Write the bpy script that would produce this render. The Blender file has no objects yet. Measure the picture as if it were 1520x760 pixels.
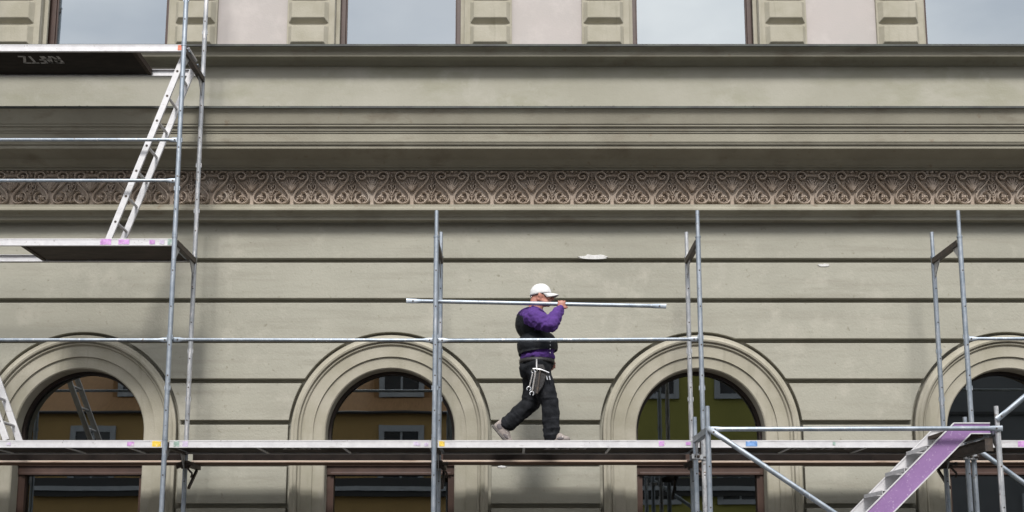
import bpy, bmesh, math, random
from math import sin, cos, tan, atan, pi, radians, sqrt, hypot
from mathutils import Vector, Matrix, Quaternion
random.seed(7)
scene = bpy.context.scene
col = scene.collection

# ------------------------------------------------------------------ camera
FPX, PITCH, CY, DCAM, HCAM = 1733.2, radians(9.3145), 570.0, 11.087, 1.65
cam_data = bpy.data.cameras.new('camera')
cam_data.sensor_width = 36.0
cam_data.lens = FPX / 1520.0 * 36.0
cam_data.shift_y = (CY - 380.0) / 1520.0
cam_data.clip_start = 0.05
cam_data.clip_end = 600.0
cam = bpy.data.objects.new('camera', cam_data)
cam.location = (0, -DCAM, HCAM)
cam.rotation_euler = (pi / 2 + PITCH, 0, 0)
col.objects.link(cam)
scene.camera = cam

# ------------------------------------------------------------------ sky, sun, exposure
SUN_EL, SUN_AZ = radians(45), radians(180)        # azimuth: compass-like, 180 = behind the camera
world = bpy.data.worlds.new('World')
scene.world = world
world.use_nodes = True
wn, wl = world.node_tree.nodes, world.node_tree.links
wn.clear()
w_out = wn.new('ShaderNodeOutputWorld')
w_bg = wn.new('ShaderNodeBackground')
w_bg.inputs['Strength'].default_value = 0.084
w_sky = wn.new('ShaderNodeTexSky')
w_sky.sky_type = 'NISHITA'
w_sky.sun_disc = False
w_sky.sun_elevation = SUN_EL
w_sky.sun_rotation = SUN_AZ
w_tc = wn.new('ShaderNodeTexCoord')
w_map = wn.new('ShaderNodeMapping')
w_map.inputs['Scale'].default_value = (1.0, 1.0, 2.2)
w_noise = wn.new('ShaderNodeTexNoise')
w_noise.inputs['Scale'].default_value = 2.3
w_noise.inputs['Detail'].default_value = 7
w_noise.inputs['Roughness'].default_value = 0.52
w_ramp = wn.new('ShaderNodeValToRGB')
w_ramp.color_ramp.elements[0].position = 0.36
w_ramp.color_ramp.elements[1].position = 0.60
w_ramp.color_ramp.elements[0].color = (0.55, 0.55, 0.55, 1)      # thin veil even in the blue patches
w_noise2 = wn.new('ShaderNodeTexNoise')
w_noise2.inputs['Scale'].default_value = 3.1
w_noise2.inputs['Detail'].default_value = 5
w_cloud = wn.new('ShaderNodeValToRGB')
w_cloud.color_ramp.elements[0].color = (10.5, 11.2, 12.4, 1)
w_cloud.color_ramp.elements[1].color = (19.0, 19.0, 19.2, 1)
w_cloud.color_ramp.elements[0].position = 0.3
w_cloud.color_ramp.elements[1].position = 0.7
w_mix = wn.new('ShaderNodeMix')
w_mix.data_type = 'RGBA'
wl.new(w_tc.outputs['Generated'], w_map.inputs['Vector'])
wl.new(w_map.outputs['Vector'], w_noise.inputs['Vector'])
wl.new(w_map.outputs['Vector'], w_noise2.inputs['Vector'])
wl.new(w_noise.outputs['Fac'], w_ramp.inputs['Fac'])
wl.new(w_noise2.outputs['Fac'], w_cloud.inputs['Fac'])
wl.new(w_ramp.outputs['Color'], w_mix.inputs['Factor'])
wl.new(w_sky.outputs['Color'], w_mix.inputs['A'])
wl.new(w_cloud.outputs['Color'], w_mix.inputs['B'])
# overcast luminance: the zenith of a clouded sky is brighter than its horizon
w_sep = wn.new('ShaderNodeSeparateXYZ')
w_rng = wn.new('ShaderNodeMapRange')
w_rng.inputs['From Min'].default_value = 0.0
w_rng.inputs['From Max'].default_value = 1.0
w_rng.inputs['To Min'].default_value = 0.62
w_rng.inputs['To Max'].default_value = 1.45
w_scl = wn.new('ShaderNodeVectorMath')
w_scl.operation = 'SCALE'
wl.new(w_tc.outputs['Generated'], w_sep.inputs['Vector'])
wl.new(w_sep.outputs['Z'], w_rng.inputs['Value'])
wl.new(w_mix.outputs['Result'], w_scl.inputs[0])
wl.new(w_rng.outputs['Result'], w_scl.inputs['Scale'])
wl.new(w_scl.outputs['Vector'], w_bg.inputs['Color'])
wl.new(w_bg.outputs['Background'], w_out.inputs['Surface'])

sun_data = bpy.data.lights.new('sun', 'SUN')
sun_data.energy = 2.9
sun_data.angle = radians(12)
sun_data.color = (1.0, 0.975, 0.94)
sun = bpy.data.objects.new('sun', sun_data)
sd = Vector((sin(SUN_AZ) * cos(SUN_EL), cos(SUN_AZ) * cos(SUN_EL), sin(SUN_EL)))
sun.rotation_euler = sd.to_track_quat('Z', 'Y').to_euler()
sun.location = (0, -5, 30)
col.objects.link(sun)

scene.view_settings.view_transform = 'Standard'
scene.view_settings.look = 'None'
scene.view_settings.exposure = 0.10
scene.view_settings.gamma = 1.0
scene.render.engine = 'CYCLES'
scene.cycles.max_bounces = 5
scene.cycles.diffuse_bounces = 1
scene.cycles.glossy_bounces = 4
scene.cycles.transparent_max_bounces = 8
scene.cycles.use_denoising = True


def W(px, py, Y):
    """photo pixel + depth of the thing it lies on -> world point"""
    e = PITCH + atan((CY - py) / FPX)
    dz = (DCAM + Y) * tan(e)
    zc = (DCAM + Y) * cos(PITCH) + dz * sin(PITCH)
    return Vector(((px - 760.0) * zc / FPX, Y, HCAM + dz))


def ZY(py, Y):
    return W(760, py, Y).z


# ------------------------------------------------------------------ helpers
class MB:
    def __init__(s):
        s.v, s.f, s.m = [], [], []

    def add(s, vs, fs, mi=0):
        o = len(s.v)
        s.v += [Vector(p) for p in vs]
        s.f += [tuple(i + o for i in f) for f in fs]
        s.m += [mi] * len(fs)

    def box(s, x0, x1, y0, y1, z0, z1, mi=0):
        vs = [(x, y, z) for z in (z0, z1) for y in (y0, y1) for x in (x0, x1)]
        s.add(vs, [(0, 2, 3, 1), (4, 5, 7, 6), (0, 1, 5, 4), (2, 6, 7, 3), (0, 4, 6, 2), (1, 3, 7, 5)], mi)

    def obox(s, c, ax, ay, az, mi=0):
        c = Vector(c)
        vs = [c + Vector(ax) * i + Vector(ay) * j + Vector(az) * k for k in (-1, 1) for j in (-1, 1) for i in (-1, 1)]
        s.add(vs, [(0, 2, 3, 1), (4, 5, 7, 6), (0, 1, 5, 4), (2, 6, 7, 3), (0, 4, 6, 2), (1, 3, 7, 5)], mi)

    def bar(s, p0, p1, w, h, up=(0, 0, 1), mi=0):
        """rectangular bar, w across, h along up"""
        p0, p1 = Vector(p0), Vector(p1)
        d = (p1 - p0)
        t = d.normalized()
        side = t.cross(Vector(up)).normalized()
        u = side.cross(t).normalized()
        s.obox((p0 + p1) / 2, d / 2, side * w / 2, u * h / 2, mi)

    def tube(s, p0, p1, r0, r1=None, n=12, mi=0, caps=True):
        p0, p1 = Vector(p0), Vector(p1)
        r1 = r0 if r1 is None else r1
        t = (p1 - p0).normalized()
        a = t.orthogonal().normalized()
        b = t.cross(a)
        vs = []
        for p, r in ((p0, r0), (p1, r1)):
            for i in range(n):
                q = 2 * pi * i / n
                vs.append(p + (a * cos(q) + b * sin(q)) * r)
        fs = [(i, (i + 1) % n, n + (i + 1) % n, n + i) for i in range(n)]
        if caps:
            fs += [tuple(range(n - 1, -1, -1)), tuple(range(n, 2 * n))]
        s.add(vs, fs, mi)

    def path(s, pts, rs, n=6, mi=0, squash=None):
        """tube along a polyline"""
        pts = [Vector(p) for p in pts]
        if not hasattr(rs, '__len__'):
            rs = [rs] * len(pts)
        vs, fs = [], []
        nrm = None
        for i, p in enumerate(pts):
            t = (pts[min(i + 1, len(pts) - 1)] - pts[max(i - 1, 0)]).normalized()
            if nrm is None:
                nrm = t.orthogonal().normalized()
            nrm = (nrm - t * nrm.dot(t)).normalized()
            b = t.cross(nrm)
            for k in range(n):
                q = 2 * pi * k / n
                vs.append(p + (nrm * cos(q) + b * sin(q)) * rs[i])
        for i in range(len(pts) - 1):
            for k in range(n):
                k2 = (k + 1) % n
                fs.append((i * n + k, i * n + k2, (i + 1) * n + k2, (i + 1) * n + k))
        fs += [tuple(range(n - 1, -1, -1)), tuple(range((len(pts) - 1) * n, len(pts) * n))]
        s.add(vs, fs, mi)

    def ell(s, c, rad, rot=None, nu=12, nv=8, mi=0):
        c = Vector(c)
        vs = []
        for j in range(nv + 1):
            ph = -pi / 2 + pi * j / nv
            for i in range(nu):
                th = 2 * pi * i / nu
                p = Vector((rad[0] * cos(ph) * cos(th), rad[1] * cos(ph) * sin(th), rad[2] * sin(ph)))
                if rot:
                    p = rot @ p
                vs.append(c + p)
        fs = []
        for j in range(nv):
            for i in range(nu):
                i2 = (i + 1) % nu
                if j == 0:
                    fs.append((i, (j + 1) * nu + i2, (j + 1) * nu + i))
                elif j == nv - 1:
                    fs.append((j * nu + i, j * nu + i2, (j + 1) * nu + i))
                else:
                    fs.append((j * nu + i, j * nu + i2, (j + 1) * nu + i2, (j + 1) * nu + i))
        s.add(vs, fs, mi)

    def cap(s, p0, r0, p1, r1, n=14, m=5):
        """tapered capsule, closed (for remeshing)"""
        p0, p1 = Vector(p0), Vector(p1)
        t = (p1 - p0).normalized()
        a = t.orthogonal().normalized()
        b = t.cross(a)
        rings = []
        for j in range(1, m + 1):
            q = -pi / 2 + (pi / 2) * j / m
            rings.append((p0 + t * r0 * sin(q), r0 * cos(q)))
        for j in range(0, m):
            q = (pi / 2) * j / m
            rings.append((p1 + t * r1 * sin(q), r1 * cos(q)))
        vs = [p0 - t * r0]
        for p, r in rings:
            for k in range(n):
                q = 2 * pi * k / n
                vs.append(p + (a * cos(q) + b * sin(q)) * r)
        vs.append(p1 + t * r1)
        fs = [(0, 1 + (k + 1) % n, 1 + k) for k in range(n)]
        for i in range(len(rings) - 1):
            for k in range(n):
                k2 = (k + 1) % n
                fs.append((1 + i * n + k, 1 + i * n + k2, 1 + (i + 1) * n + k2, 1 + (i + 1) * n + k))
        L = len(vs) - 1
        o = 1 + (len(rings) - 1) * n
        fs += [(L, o + k, o + (k + 1) % n) for k in range(n)]
        s.add(vs, fs)

    def strip(s, prof, x0, x1, mi=0, nx=1):
        """profile [(y,z)] extruded along x"""
        n = len(prof)
        xs = [x0 + (x1 - x0) * i / nx for i in range(nx + 1)]
        vs = [(x, y, z) for x in xs for (y, z) in prof]
        fs = []
        for i in range(nx):
            for j in range(n - 1):
                fs.append((i * n + j, (i + 1) * n + j, (i + 1) * n + j + 1, i * n + j + 1))
        s.add(vs, fs, mi)

    def prism(s, poly, y0, y1, mi=0):
        """poly [(x,z)] counter-clockwise seen from -y, extruded y0 (front) to y1"""
        n = len(poly)
        vs = [(x, y0, z) for x, z in poly] + [(x, y1, z) for x, z in poly]
        fs = [tuple(range(n)), tuple(range(2 * n - 1, n - 1, -1))]
        fs += [(i, n + i, n + (i + 1) % n, (i + 1) % n) for i in range(n)]
        s.add(vs, fs, mi)

    def mesh(s, name, mats, base=(0, 0, 0), smooth=False):
        base = Vector(base)
        me = bpy.data.meshes.new(name)
        me.from_pydata([tuple(p - base) for p in s.v], [], s.f)
        if not isinstance(mats, (list, tuple)):
            mats = [mats]
        for m in mats:
            me.materials.append(m)
        me.polygons.foreach_set('material_index', s.m)
        if smooth:
            me.polygons.foreach_set('use_smooth', [True] * len(me.polygons))
            if smooth != 'all':
                me.set_sharp_from_angle(angle=radians(40))
        me.update()
        return me

    def build(s, name, mats, parent=None, smooth=False, base=None, bevel=0):
        if base is None:
            base = root_base(parent) if parent else (0, 0, 0)
        me = s.mesh(name, mats, base, smooth)
        o = bpy.data.objects.new(name, me)
        col.objects.link(o)
        if parent:
            o.parent = parent
        else:
            o.location = base
        if bevel:
            md = o.modifiers.new('edge', 'BEVEL')
            md.width = bevel
            md.segments = 2
            md.limit_method = 'ANGLE'
            md.angle_limit = radians(50)
        return o


def root_base(o):
    while o.parent:
        o = o.parent
    return Vector(o.location)


def tag(o, label=None, cat=None, group=None, kind=None):
    if label:
        o['label'] = label
    if cat:
        o['category'] = cat
    if group:
        o['group'] = group
    if kind:
        o['kind'] = kind
    return o


def thing(name, label, cat, base, group=None):
    o = bpy.data.objects.new(name, None)
    o.empty_display_size = 0.1
    o.location = base
    col.objects.link(o)
    return tag(o, label, cat, group)


def inst(name, me, parent, loc=(0, 0, 0), rot=None, scale=None):
    o = bpy.data.objects.new(name, me)
    col.objects.link(o)
    o.parent = parent
    o.location = loc
    if rot:
        o.rotation_euler = rot
    if scale:
        o.scale = scale
    return o


# ------------------------------------------------------------------ materials
def material(name, c1, c2=None, scale=3.0, rough=0.8, metal=0.0, bump=0.0, bscale=60.0, detail=6, stretch=(1, 1, 1),
             spots=None, contrast=(0.35, 0.65), rough2=None, streak=None, spec=0.5, stain=None):
    m = bpy.data.materials.new(name)
    m.use_nodes = True
    n, l = m.node_tree.nodes, m.node_tree.links
    b = n['Principled BSDF']
    b.inputs['Roughness'].default_value = rough
    b.inputs['Metallic'].default_value = metal
    b.inputs['Specular IOR Level'].default_value = spec
    tc = n.new('ShaderNodeNewGeometry')          # world-space position: copies of a piece do not repeat their grain
    mp = n.new('ShaderNodeMapping')
    mp.inputs['Scale'].default_value = stretch
    l.new(tc.outputs['Position'], mp.inputs['Vector'])

    def noise(sc, det=6, vec=None, ro=0.6):
        t = n.new('ShaderNodeTexNoise')
        t.inputs['Scale'].default_value = sc
        t.inputs['Detail'].default_value = det
        t.inputs['Roughness'].default_value = ro
        l.new((vec or mp.outputs['Vector']), t.inputs['Vector'])
        return t.outputs['Fac']

    def ramp(fac, a, bb):
        t = n.new('ShaderNodeMapRange')
        t.inputs['From Min'].default_value = a
        t.inputs['From Max'].default_value = bb
        t.clamp = True
        l.new(fac, t.inputs['Value'])
        return t.outputs['Result']

    def mix(fac, a, bb):
        t = n.new('ShaderNodeMix')
        t.data_type = 'RGBA'
        if isinstance(fac, float):
            t.inputs['Factor'].default_value = fac
        else:
            l.new(fac, t.inputs['Factor'])
        for k, q in (('A', a), ('B', bb)):
            if isinstance(q, tuple):
                t.inputs[k].default_value = q + (1,) if len(q) == 3 else q
            else:
                l.new(q, t.inputs[k])
        return t.outputs['Result']
    colr = None
    if c2 is not None:
        colr = mix(ramp(noise(scale, detail), *contrast), c1, c2)
    if streak is not None:                     # (colour, scale xyz, lo, hi)
        mp2 = n.new('ShaderNodeMapping')
        mp2.inputs['Scale'].default_value = streak[1]
        l.new(tc.outputs['Position'], mp2.inputs['Vector'])
        fac = ramp(noise(1.0, 5, mp2.outputs['Vector']), streak[2], streak[3])
        colr = mix(fac, colr if colr else c1, streak[0])
    if stain is not None:
        fac = ramp(noise(stain[1], 8, tc.outputs['Position'], 0.68), stain[2], stain[3])
        colr = mix(fac, colr if colr else c1, stain[0])
    if spots is not None:                      # (colour, scale, lo, hi)
        fac = ramp(noise(spots[1], 3), spots[2], spots[3])
        colr = mix(fac, colr if colr else c1, spots[0])
    if colr is None:
        b.inputs['Base Color'].default_value = c1 + (1,)
    else:
        l.new(colr, b.inputs['Base Color'])
    if rough2 is not None:
        t = n.new('ShaderNodeMapRange')
        t.inputs['To Min'].default_value = rough
        t.inputs['To Max'].default_value = rough2
        l.new(noise(scale * 4, 4), t.inputs['Value'])
        l.new(t.outputs['Result'], b.inputs['Roughness'])
    if bump:
        bp = n.new('ShaderNodeBump')
        bp.inputs['Strength'].default_value = bump
        bp.inputs['Distance'].default_value = 0.02
        l.new(noise(bscale, 5), bp.inputs['Height'])
        l.new(bp.outputs['Normal'], b.inputs['Normal'])
    return m


STUCCO = material('stucco', (0.412, 0.397, 0.330), (0.352, 0.340, 0.282), 1.3, 0.9, bump=0.22, bscale=38, contrast=(0.3, 0.72),
                  streak=((0.335, 0.318, 0.262), (0.9, 1.0, 11.0), 0.50, 0.74), stain=((0.47, 0.445, 0.375), 2.7, 0.54, 0.78),
                  spots=((0.25, 0.235, 0.18), 16.0, 0.66, 0.80))
MOULD = material('moulding_stucco', (0.36, 0.338, 0.270), (0.28, 0.260, 0.205), 1.6, 0.88, bump=0.15, bscale=45, contrast=(0.3, 0.7),
                 streak=((0.22, 0.19, 0.145), (2.2, 1.0, 7.0), 0.55, 0.80), spots=((0.23, 0.17, 0.12), 9.0, 0.66, 0.85))
BAND = material('attic_stucco', (0.43, 0.412, 0.345), (0.37, 0.355, 0.288), 1.1, 0.9, bump=0.15, bscale=40,
                streak=((0.33, 0.32, 0.24), (1.2, 1.0, 3.0), 0.50, 0.75), stain=((0.50, 0.48, 0.42), 1.9, 0.55, 0.8))
PINK = material('pink_render', (0.50, 0.455, 0.43), (0.47, 0.435, 0.41), 1.6, 0.9, bump=0.1, bscale=50,
                stain=((0.58, 0.53, 0.50), 2.2, 0.5, 0.75))
PILAST = material('pilaster_stucco', (0.44, 0.41, 0.335), (0.365, 0.34, 0.265), 3.0, 0.88, bump=0.15, bscale=50,
                  streak=((0.31, 0.29, 0.225), (14, 1, 1.5), 0.58, 0.8))
FRIEZE = material('frieze_terracotta', (0.54, 0.45, 0.375), (0.45, 0.365, 0.295), 5.0, 0.85, bump=0.2, bscale=90,
                  stain=((0.60, 0.53, 0.46), 4.0, 0.55, 0.75), spots=((0.17, 0.125, 0.09), 28.0, 0.62, 0.78))
FLASH = material('lead_flashing', (0.035, 0.035, 0.035), (0.07, 0.08, 0.065), 6, 0.6)
PATCH = material('fresh_plaster', (0.75, 0.74, 0.72), (0.62, 0.61, 0.58), 30, 0.9, bump=0.3, bscale=80)
BROWN = material('brown_window_paint', (0.058, 0.032, 0.024), (0.080, 0.045, 0.034), 8, 0.45, bump=0.05)
DARKFRAME = material('dark_window_bead', (0.018, 0.012, 0.010), (0.03, 0.018, 0.014), 8, 0.5)
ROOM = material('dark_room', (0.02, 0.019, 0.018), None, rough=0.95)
BLIND = material('grey_blind', (0.10, 0.11, 0.115), (0.085, 0.095, 0.10), 6, 0.8, stretch=(0.2, 1, 6))
GALV = material('galvanised_steel', (0.27, 0.31, 0.355), (0.40, 0.435, 0.475), 9, 0.38, metal=0.85, bump=0.08, bscale=160, rough2=0.62,
                streak=((0.55, 0.55, 0.57), (40, 40, 5), 0.60, 0.70), spots=((0.22, 0.20, 0.19), 26, 0.655, 0.73))
GALVW = material('worn_galvanised_steel', (0.36, 0.375, 0.39), (0.50, 0.505, 0.515), 11, 0.45, metal=0.7, bump=0.08, bscale=160,
                 rough2=0.7, streak=((0.72, 0.70, 0.69), (45, 45, 6), 0.54, 0.62), spots=((0.20, 0.15, 0.12), 24, 0.64, 0.72))
ALU = material('aluminium', (0.60, 0.59, 0.60), (0.68, 0.67, 0.675), 14, 0.5, metal=0.3, rough2=0.65, bump=0.05, bscale=120,
               streak=((0.50, 0.475, 0.475), (7, 7, 40), 0.60, 0.72), spots=((0.28, 0.25, 0.24), 34, 0.67, 0.74))
DARKSTEEL = material('dark_steel', (0.045, 0.04, 0.038), (0.10, 0.075, 0.058), 22, 0.6, metal=0.3, bump=0.1, bscale=120)
PLYDARK = material('film_faced_plywood', (0.014, 0.011, 0.010), (0.028, 0.021, 0.018), 5, 0.55, stretch=(1, 4, 1), bump=0.05,
                   stain=((0.040, 0.031, 0.026), 3.0, 0.58, 0.8), spec=0.08)
PLYBROWN = material('brown_plywood', (0.042, 0.032, 0.026), (0.075, 0.056, 0.045), 5, 0.6, stretch=(1, 4, 1),
                    stain=((0.085, 0.066, 0.055), 3.5, 0.6, 0.8), spec=0.1)
WOOD = material('scaffold_plank', (0.17, 0.095, 0.062), (0.10, 0.058, 0.040), 7, 0.8, stretch=(0.25, 5, 5), bump=0.15, bscale=30,
                spots=((0.09, 0.055, 0.04), 5, 0.62, 0.75))
WOOD_LIT = material('lit_plank_edge', (0.80, 0.66, 0.55), (0.70, 0.52, 0.40), 9, 0.8, stretch=(0.3, 4, 4),
                   spots=((0.24, 0.16, 0.11), 9, 0.62, 0.72))  # skylight painted in as a pale tone; WOOD is darkened for underside shade
STENCIL = material('stencil_paint', (0.42, 0.40, 0.39), (0.16, 0.15, 0.14), 40, 0.8, contrast=(0.52, 0.75))
PURPLE_PAINT = material('purple_lacquer', (0.29, 0.165, 0.355), (0.255, 0.142, 0.32), 9, 0.5,
                        spots=((0.45, 0.33, 0.50), 45, 0.60, 0.72), bump=0.04)


for mt_ in (STUCCO, MOULD, BAND, PINK, PILAST, FRIEZE, WOOD):
    mt_.node_tree.nodes['Principled BSDF'].inputs['Specular IOR Level'].default_value = 0.12


def paint(name, c):
    return material(name, c, tuple(min(1, q * 1.5 + 0.08) for q in c), 35, 0.7, spots=((0.62, 0.6, 0.6), 30, 0.58, 0.68))


P_YEL = paint('yellow_mark', (0.62, 0.42, 0.03))
P_BLU = paint('blue_mark', (0.10, 0.22, 0.45))
P_PUR = paint('purple_mark', (0.42, 0.20, 0.45))
P_LIL = paint('lilac_mark', (0.45, 0.38, 0.50))
P_ORA = paint('orange_mark', (0.60, 0.16, 0.08))
P_GRN = paint('green_mark', (0.20, 0.28, 0.24))

SKIN = material('skin', (0.50, 0.235, 0.175), (0.40, 0.165, 0.12), 18, 0.5, bump=0.06, bscale=90)
SKIN.node_tree.nodes['Principled BSDF'].inputs['Subsurface Weight'].default_value = 0.08
SWEAT = material('purple_sweatshirt', (0.085, 0.030, 0.20), (0.060, 0.020, 0.145), 14, 0.9, bump=0.25, bscale=55)
VEST = material('black_vest', (0.006, 0.007, 0.009), (0.014, 0.016, 0.020), 12, 0.6, bump=0.35, bscale=28, spec=.25)
TROUS = material('charcoal_trousers', (0.008, 0.009, 0.011), (0.017, 0.018, 0.022), 10, 0.85, bump=0.35, bscale=24,
                 stain=((0.042, 0.042, 0.046), 9.0, 0.60, 0.78), spec=.25)
CAPM = material('white_cotton', (0.74, 0.73, 0.71), (0.64, 0.63, 0.62), 25, 0.85, bump=0.15, bscale=60)
CAPD = material('cap_underside', (0.10, 0.10, 0.10), None, rough=0.9)
HAIR = material('grey_hair', (0.16, 0.13, 0.115), (0.22, 0.18, 0.16), 120, 0.8)
SHOE = material('grey_beige_suede', (0.34, 0.29, 0.26), (0.24, 0.21, 0.20), 20, 0.85, bump=0.2, bscale=70)
SHOEDK = material('boot_panel', (0.12, 0.105, 0.11), (0.17, 0.15, 0.15), 25, 0.8)
SOLE = material('rubber_sole', (0.10, 0.09, 0.085), (0.16, 0.145, 0.135), 30, 0.8)
LACE = material('boot_lace', (0.58, 0.54, 0.50), None, rough=0.9)
LEATHER = material('black_leather', (0.012, 0.011, 0.012), (0.03, 0.027, 0.027), 25, 0.5, bump=0.2, bscale=60)
CHROME = material('tool_steel', (0.72, 0.72, 0.73), (0.55, 0.55, 0.56), 30, 0.25, metal=0.9)
EYEM = material('eye', (0.03, 0.02, 0.018), None, rough=0.2)
LIP = material('lips', (0.36, 0.13, 0.11), None, rough=0.5)


def glass(name, refl, tint, wave):
    m = bpy.data.materials.new(name)
    m.use_nodes = True
    n, l = m.node_tree.nodes, m.node_tree.links
    n.remove(n['Principled BSDF'])
    out = n['Material Output']
    g = n.new('ShaderNodeBsdfGlossy')
    g.inputs['Roughness'].default_value = 0.008
    g.inputs['Color'].default_value = (0.95, 1.0, 1.0, 1)
    t = n.new('ShaderNodeBsdfTransparent')
    t.inputs['Color'].default_value = tint + (1,)
    fr = n.new('ShaderNodeFresnel')
    fr.inputs['IOR'].default_value = refl
    mx = n.new('ShaderNodeMixShader')
    geo = n.new('ShaderNodeNewGeometry')
    no = n.new('ShaderNodeTexNoise')
    no.inputs['Scale'].default_value = 1.3
    no.inputs['Detail'].default_value = 1.5
    bp = n.new('ShaderNodeBump')
    bp.inputs['Strength'].default_value = wave
    bp.inputs['Distance'].default_value = 0.02
    l.new(geo.outputs['Position'], no.inputs['Vector'])
    l.new(no.outputs['Fac'], bp.inputs['Height'])
    l.new(bp.outputs['Normal'], g.inputs['Normal'])
    l.new(fr.outputs['Fac'], mx.inputs['Fac'])
    l.new(t.outputs['BSDF'], mx.inputs[1])
    l.new(g.outputs['BSDF'], mx.inputs[2])
    l.new(mx.outputs['Shader'], out.inputs['Surface'])
    return m


GLASS = glass('window_glass', 2.75, (0.45, 0.47, 0.46), 0.02)
GLASS_UP = glass('upper_window_glass', 6.5, (0.45, 0.47, 0.46), 0.04)

# ------------------------------------------------------------------ ground
ASPHALT = material('asphalt', (0.045, 0.045, 0.046), (0.065, 0.064, 0.062), 20, 0.9, bump=0.3, bscale=200)
PAVE = material('pavement_stone', (0.095, 0.093, 0.088), (0.075, 0.073, 0.07), 4, 0.9, bump=0.2, bscale=60)
KERB = material('granite_kerb', (0.30, 0.295, 0.285), (0.22, 0.215, 0.21), 40, 0.85)
EARTH = material('far_ground', (0.12, 0.12, 0.10), (0.09, 0.095, 0.075), 0.5, 0.95)
m = MB(); m.box(-150, 150, -150, 150, -0.62, -0.12)
tag(m.build('ground', EARTH), kind='structure')
m = MB(); m.box(-60, 60, -16.9, -2.1, -0.115, -0.10)
tag(m.build('road', ASPHALT), kind='structure')
m = MB(); m.box(-60, 60, -1.95, 1.9, -0.118, 0.0)
tag(m.build('pavement', PAVE), kind='structure')
m = MB(); m.box(-60, 60, -2.10, -1.953, -0.118, 0.012)
tag(m.build('kerb', KERB, bevel=0.015), kind='structure')
m = MB(); m.box(-60, 60, -19.6, -16.9, -0.118, 0.0)
tag(m.build('opposite_pavement', PAVE), kind='structure')

# ------------------------------------------------------------------ the building
YW = 1.35          # stucco face
YC = 1.440         # bottom of the joints
X0, X1 = -9.6, 10.4
arch_x = [W(579, 600, YW).x + 3.345 * k for k in (-2, -1, 0, 1, 2)]
ZS = ZY(641, YW)                     # springing line
building = thing('building', 'grey beige stucco town house with arched windows, cornices and carved frieze', 'building', (0.4, YW, 0))
bb = Vector(building.location)
ROUT, RCUT, RIN = 1.055, 1.092, 0.695
ZSILL = 0.75
Z_FR0 = ZY(331, YW)

# joints (photo rows of the shadow joints)
jrows = [386.5, 446, 506, 565.5, 627, 689, 751]
jz = [ZY(y, YW) for y in jrows]
step = jz[-2] - jz[-1]
while jz[-1] - step > 0.7:
    jz.append(jz[-1] - step)
GH = 0.0255       # half joint height

# back plane of the wall, open at the arches
m = MB()
NA = 20
edges = [X0] + [(arch_x[i] + arch_x[i + 1]) / 2 for i in range(4)] + [X1]
for i, xc in enumerate(arch_x):
    xl, xr = edges[i], edges[i + 1]
    zt = Z_FR0 + 0.02
    m.add([(xl, YC, 0), (xc - RIN - .01, YC, 0), (xc - RIN - .01, YC, ZS), (xl, YC, ZS)], [(0, 1, 2, 3)])
    m.add([(xc + RIN + .01, YC, 0), (xr, YC, 0), (xr, YC, ZS), (xc + RIN + .01, YC, ZS)], [(0, 1, 2, 3)])
    m.add([(xc - RIN - .01, YC, 0), (xc + RIN + .01, YC, 0), (xc + RIN + .01, YC, ZSILL), (xc - RIN - .01, YC, ZSILL)], [(0, 1, 2, 3)])
    pts = [(xc + (RIN + .01) * cos(pi - pi * k / NA), ZS + (RIN + .01) * sin(pi * k / NA)) for k in range(NA + 1)]
    m.add([(xl, YC, ZS), (pts[0][0], YC, ZS), (pts[0][0], YC, zt), (xl, YC, zt)], [(0, 1, 2, 3)])
    m.add([(pts[-1][0], YC, ZS), (xr, YC, ZS), (xr, YC, zt), (pts[-1][0], YC, zt)], [(0, 1, 2, 3)])
    for a, b in zip(pts, pts[1:]):
        m.add([(a[0], YC, a[1]), (b[0], YC, b[1]), (b[0], YC, zt), (a[0], YC, zt)], [(0, 1, 2, 3)])
wall = m.build('wall', STUCCO, building)
m = MB(); m.box(X0, X1, 2.75, 12.0, 0.0, 12.0); m.box(X0, X1, 1.9, 2.75, 11.0, 12.0)
m.build('house_body', STUCCO, building)


def arcx(z, xc, side, R=RCUT):
    if z <= ZS:
        return xc + side * R
    d = R * R - (z - ZS) ** 2
    return xc + side * sqrt(d) if d > 0 else None


levels = [Z_FR0] + jz + [0.62]
ztop_arch = ZS + RCUT
for i in range(len(levels) - 1):
    zt = levels[i] - (GH if i else -0.01)
    zb = levels[i + 1] + (GH if i + 1 < len(levels) - 1 else 0)
    if zb >= ztop_arch:
        m = MB(); m.prism([(X0, zb), (X1, zb), (X1, zt), (X0, zt)], YW, YC + 0.03)
        m.build('stone_course', STUCCO, wall, bevel=0.006)
    elif zt > ztop_arch:
        poly = [(X0, zb)]
        for xc in arch_x:
            h = zb - ZS
            a0 = math.acos(h / RCUT)
            poly += [(xc + RCUT * sin(-a0 + 2 * a0 * k / 16), ZS + RCUT * cos(-a0 + 2 * a0 * k / 16)) for k in range(17)]
        poly += [(X1, zb), (X1, zt), (X0, zt)]
        m = MB(); m.prism(poly, YW, YC + 0.03)
        m.build('stone_course', STUCCO, wall, bevel=0.006)
    else:
        for k in range(len(arch_x) + 1):
            zs = [zb + (zt - zb) * q / 8 for q in range(9)]
            right = [(X1, z) for z in (zb, zt)] if k == len(arch_x) else [(arcx(z, arch_x[k], -1), z) for z in zs]
            left = [(X0, z) for z in (zt, zb)] if k == 0 else [(arcx(z, arch_x[k - 1], 1), z) for z in reversed(zs)]
            m = MB(); m.prism(right + left, YW, YC + 0.03)
            m.build('stone_course', STUCCO, wall, bevel=0.006)
m = MB(); m.box(X0, X1, YW - 0.06, YC + 0.03, 0, 0.60)
m.build('plinth', MOULD, building, bevel=0.01)

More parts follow.
